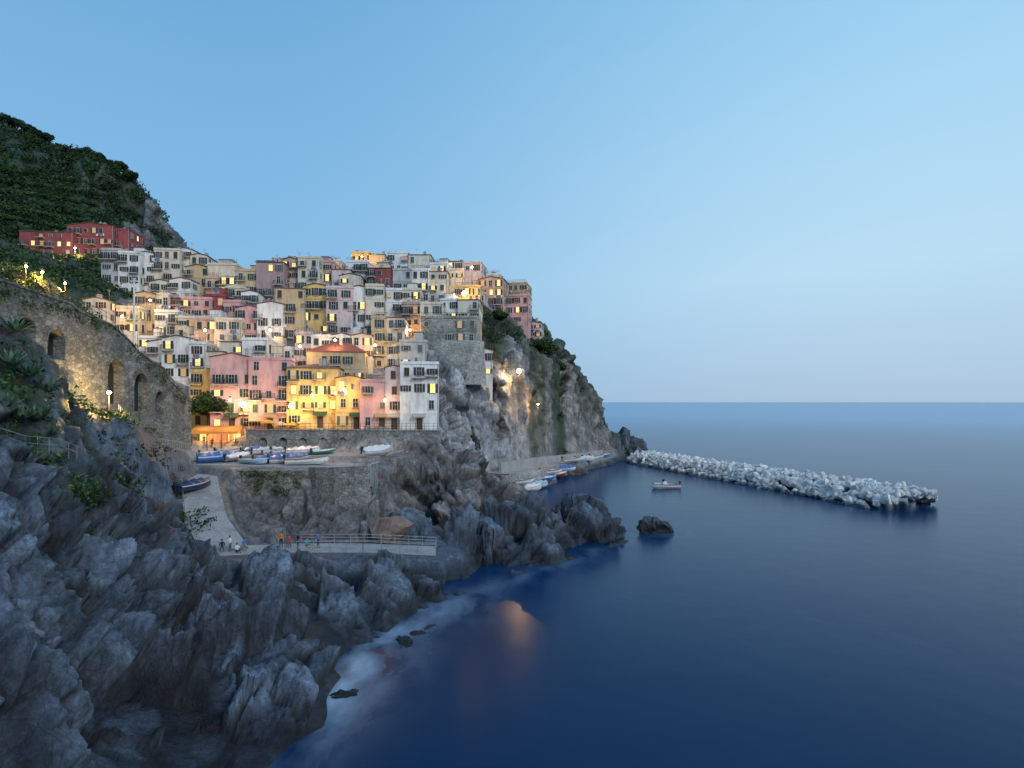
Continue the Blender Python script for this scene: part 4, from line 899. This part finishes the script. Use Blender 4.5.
V_,F_=leaves(cs,rs,70,0.13,0.8); ob("wall_ivy",npmesh("wall_ivy",V_,F_,[gr],False),kind="stuff",label="ivy hanging over the old stone walls",category="ivy")
cs=[];rs=[]
for (a_,b_,D_,n_) in [(20,430,46,14),(60,440,50,10),(85,500,45,6),(165,405,76,16),(178,415,78,12),(100,425,58,8),(30,470,42,4),(125,430,62,8)]:
    for k in range(n_):
        x,y,z=S(a_+rng.uniform(-18,18),b_,D_+rng.uniform(-2,2)); cs.append((x,y,gz(x,y)+0.1)); rs.append(rng.uniform(0.25,0.8))
V_,F_=leaves(cs,rs,90,0.14,0.7); ob("rock_tufts",npmesh("rock_tufts",V_,F_,[gr],False),kind="stuff",label="tufts of green plants growing in rock crevices",category="plants")
bark=plain("bark",(0.09,0.065,0.045),0.9)
def tree(x,y,z,h,r,label,leaf=0.3,mat=dk,per=26,flat=0.75,grp=None,me_cache={}):
    root=ob("tree",None,loc=(x,y,z),rz=random.random()*6,label=label,category="tree")
    if grp: root["group"]=grp
    key=(round(h),round(r,1),mat.name)
    if key not in me_cache:
        mb=MB(); mb.tube((0,0,-1),(0.1,0,h*0.5),0.05*h*0.6,0.03*h*0.6)
        cl=[]
        for k in range(7):
            a_=k*2.4; e=(math.cos(a_)*r*0.6,math.sin(a_)*r*0.6,h*(0.62+0.05*(k%4))); mb.tube((0.05,0,h*(0.3+0.03*k)),e,0.018*h*0.6,0.008*h*0.5,0,6); cl.append(e)
        cl.append((0,0,h*0.85))
        V_,F_=leaves(cl,[r*0.5*random.uniform(0.8,1.15) for _ in cl],per/(r*0.5)**1.0,leaf,flat)
        me_cache[key]=(mb.mesh("trunk",[bark]),npmesh("crown",V_,F_,[mat],False))
    ob("trunk",me_cache[key][0],root); ob("crown",me_cache[key][1],root)
x=(208-512)/F*102.6; tree(x,102.6,14.9,6.8,3.6,"round dark evergreen tree beside the restaurant",0.22,gr,330)
for a_,D_ in [(4,249),(28,249),(46,249),(72,247),(88,246),(99,244),(120,241),(110,243),(15,249),(58,248),(34,250),(80,247),(130,238)]:
    x=(a_-512)/F*D_; tree(x,D_,gz(x,D_)-1,random.choice([5,6,7]),2.8,"small windswept tree on the ridge of the hill",0.35,dk,160,0.75,"trees on the hill ridge")
for a_,D_ in [(543,166),(550,168),(558,172),(498,152)]:
    x=(a_-512)/F*D_; tree(x,D_,gz(x,D_)-1,4.4,2.4,"low dark tree on the edge of the headland",0.3,gr,180,0.75,"trees on the headland")
agm=leafmat("agave",(0.06,0.13,0.09),(0.12,0.21,0.15),(0.18,0.27,0.19))
def agave_mesh():
    mb=MB()
    for k in range(26):
        a_=k*2.399; el=0.25+1.1*(k/26); L_=1.5*(1-0.25*k/26); w=0.12; prev=None
        for j in range(5):
            t=j/4; r_=L_*t*math.cos(el)+0.08; z_=L_*t*math.sin(el)-0.25*t*t*(1-k/26); ww=w*(1-t**2)+0.004
            c_=(r_*math.cos(a_),r_*math.sin(a_),z_); q=[(c_[0]-ww*math.sin(a_),c_[1]+ww*math.cos(a_),z_+0.03),(c_[0]+ww*math.sin(a_),c_[1]-ww*math.cos(a_),z_+0.03)]
            if prev: mb.quad([prev[0],prev[1],q[1],q[0]])
            prev=q
    return mb.mesh("agave",[agm])
AG=agave_mesh()
for a_,D_,s_ in [(12,48,1.5),(30,50,1.3),(45,52,1.5),(58,53,1.2),(22,46,1.2),(38,48,1.4),(5,45,1.3),(66,56,1.1),(50,49,1.0),(15,51,1.4)]:
    x=(a_-512)/F*D_; ob("agave_plant",AG,loc=(x,D_,gz(x,D_)+0.4),rz=random.random()*6,scale=(s_,)*3,label="spiky grey green agave on the cliff slope",category="plant",group="agaves below the arched wall")
# ---------------------------------------------------------------- world & sun
W_=bpy.data.worlds.new("World"); SC.world=W_; W_.use_nodes=True; nt=W_.node_tree; bg=nt.nodes["Background"]
tc=nt.nodes.new("ShaderNodeTexCoord"); sx=nt.nodes.new("ShaderNodeSeparateXYZ"); nt.links.new(tc.outputs["Generated"],sx.inputs[0])
zc=math_n(nt,'MAXIMUM',sx.outputs[2],0.0)
Lr=ramp(nt,[(0.0,lin((140,182,218))),(0.12,lin((140,190,228))),(0.32,lin((130,185,228))),(0.6,lin((108,168,216))),(1.0,lin((82,140,198)))],zc)
Rr=ramp(nt,[(0.0,lin((172,197,221))),(0.06,lin((178,206,231))),(0.2,lin((188,223,245))),(0.42,lin((168,214,244))),(0.62,lin((146,202,239))),(1.0,lin((102,160,216)))],zc)
az=math_n(nt,'MULTIPLY',math_n(nt,'ADD',sx.outputs[0],0.45),0.95,True)
azs=nt.nodes.new("ShaderNodeMapRange"); azs.interpolation_type='SMOOTHSTEP'; nt.links.new(az,azs.inputs[0])
sky=mixc(nt,'MIX',azs.outputs[0],Lr,Rr)
cl=noise_tex(nt,2.2,4,0.55,mapping(nt,tc.outputs["Generated"],(1,1,5)))
sky=mixc(nt,'MULTIPLY',0.25,sky,ramp(nt,[(0.3,(0.94,0.96,0.98)),(0.7,(1.05,1.03,1.0))],cl))
nt.links.new(sky,bg.inputs[0]); bg.inputs[1].default_value=1.0
sl=bpy.data.lights.new("sun",'SUN'); sl.energy=1.45; sl.angle=math.radians(18); sl.color=(1.0,0.95,0.90)
so=ob("sun",sl); so.rotation_euler=Vector((-0.57,0.66,-0.49)).to_track_quat('-Z','Y').to_euler()
# ---------------------------------------------------------------- camera
cam=bpy.data.cameras.new("camera"); cam.lens=20.0; cam.sensor_width=36; cam.shift_y=18/1024; cam.clip_end=80000; cam.clip_start=0.1
co=ob("camera",cam,loc=(0,0,EYE),rot=(math.radians(90),0,0)); SC.camera=co
SC.view_settings.view_transform='Standard'; SC.view_settings.look='None'; SC.view_settings.exposure=0
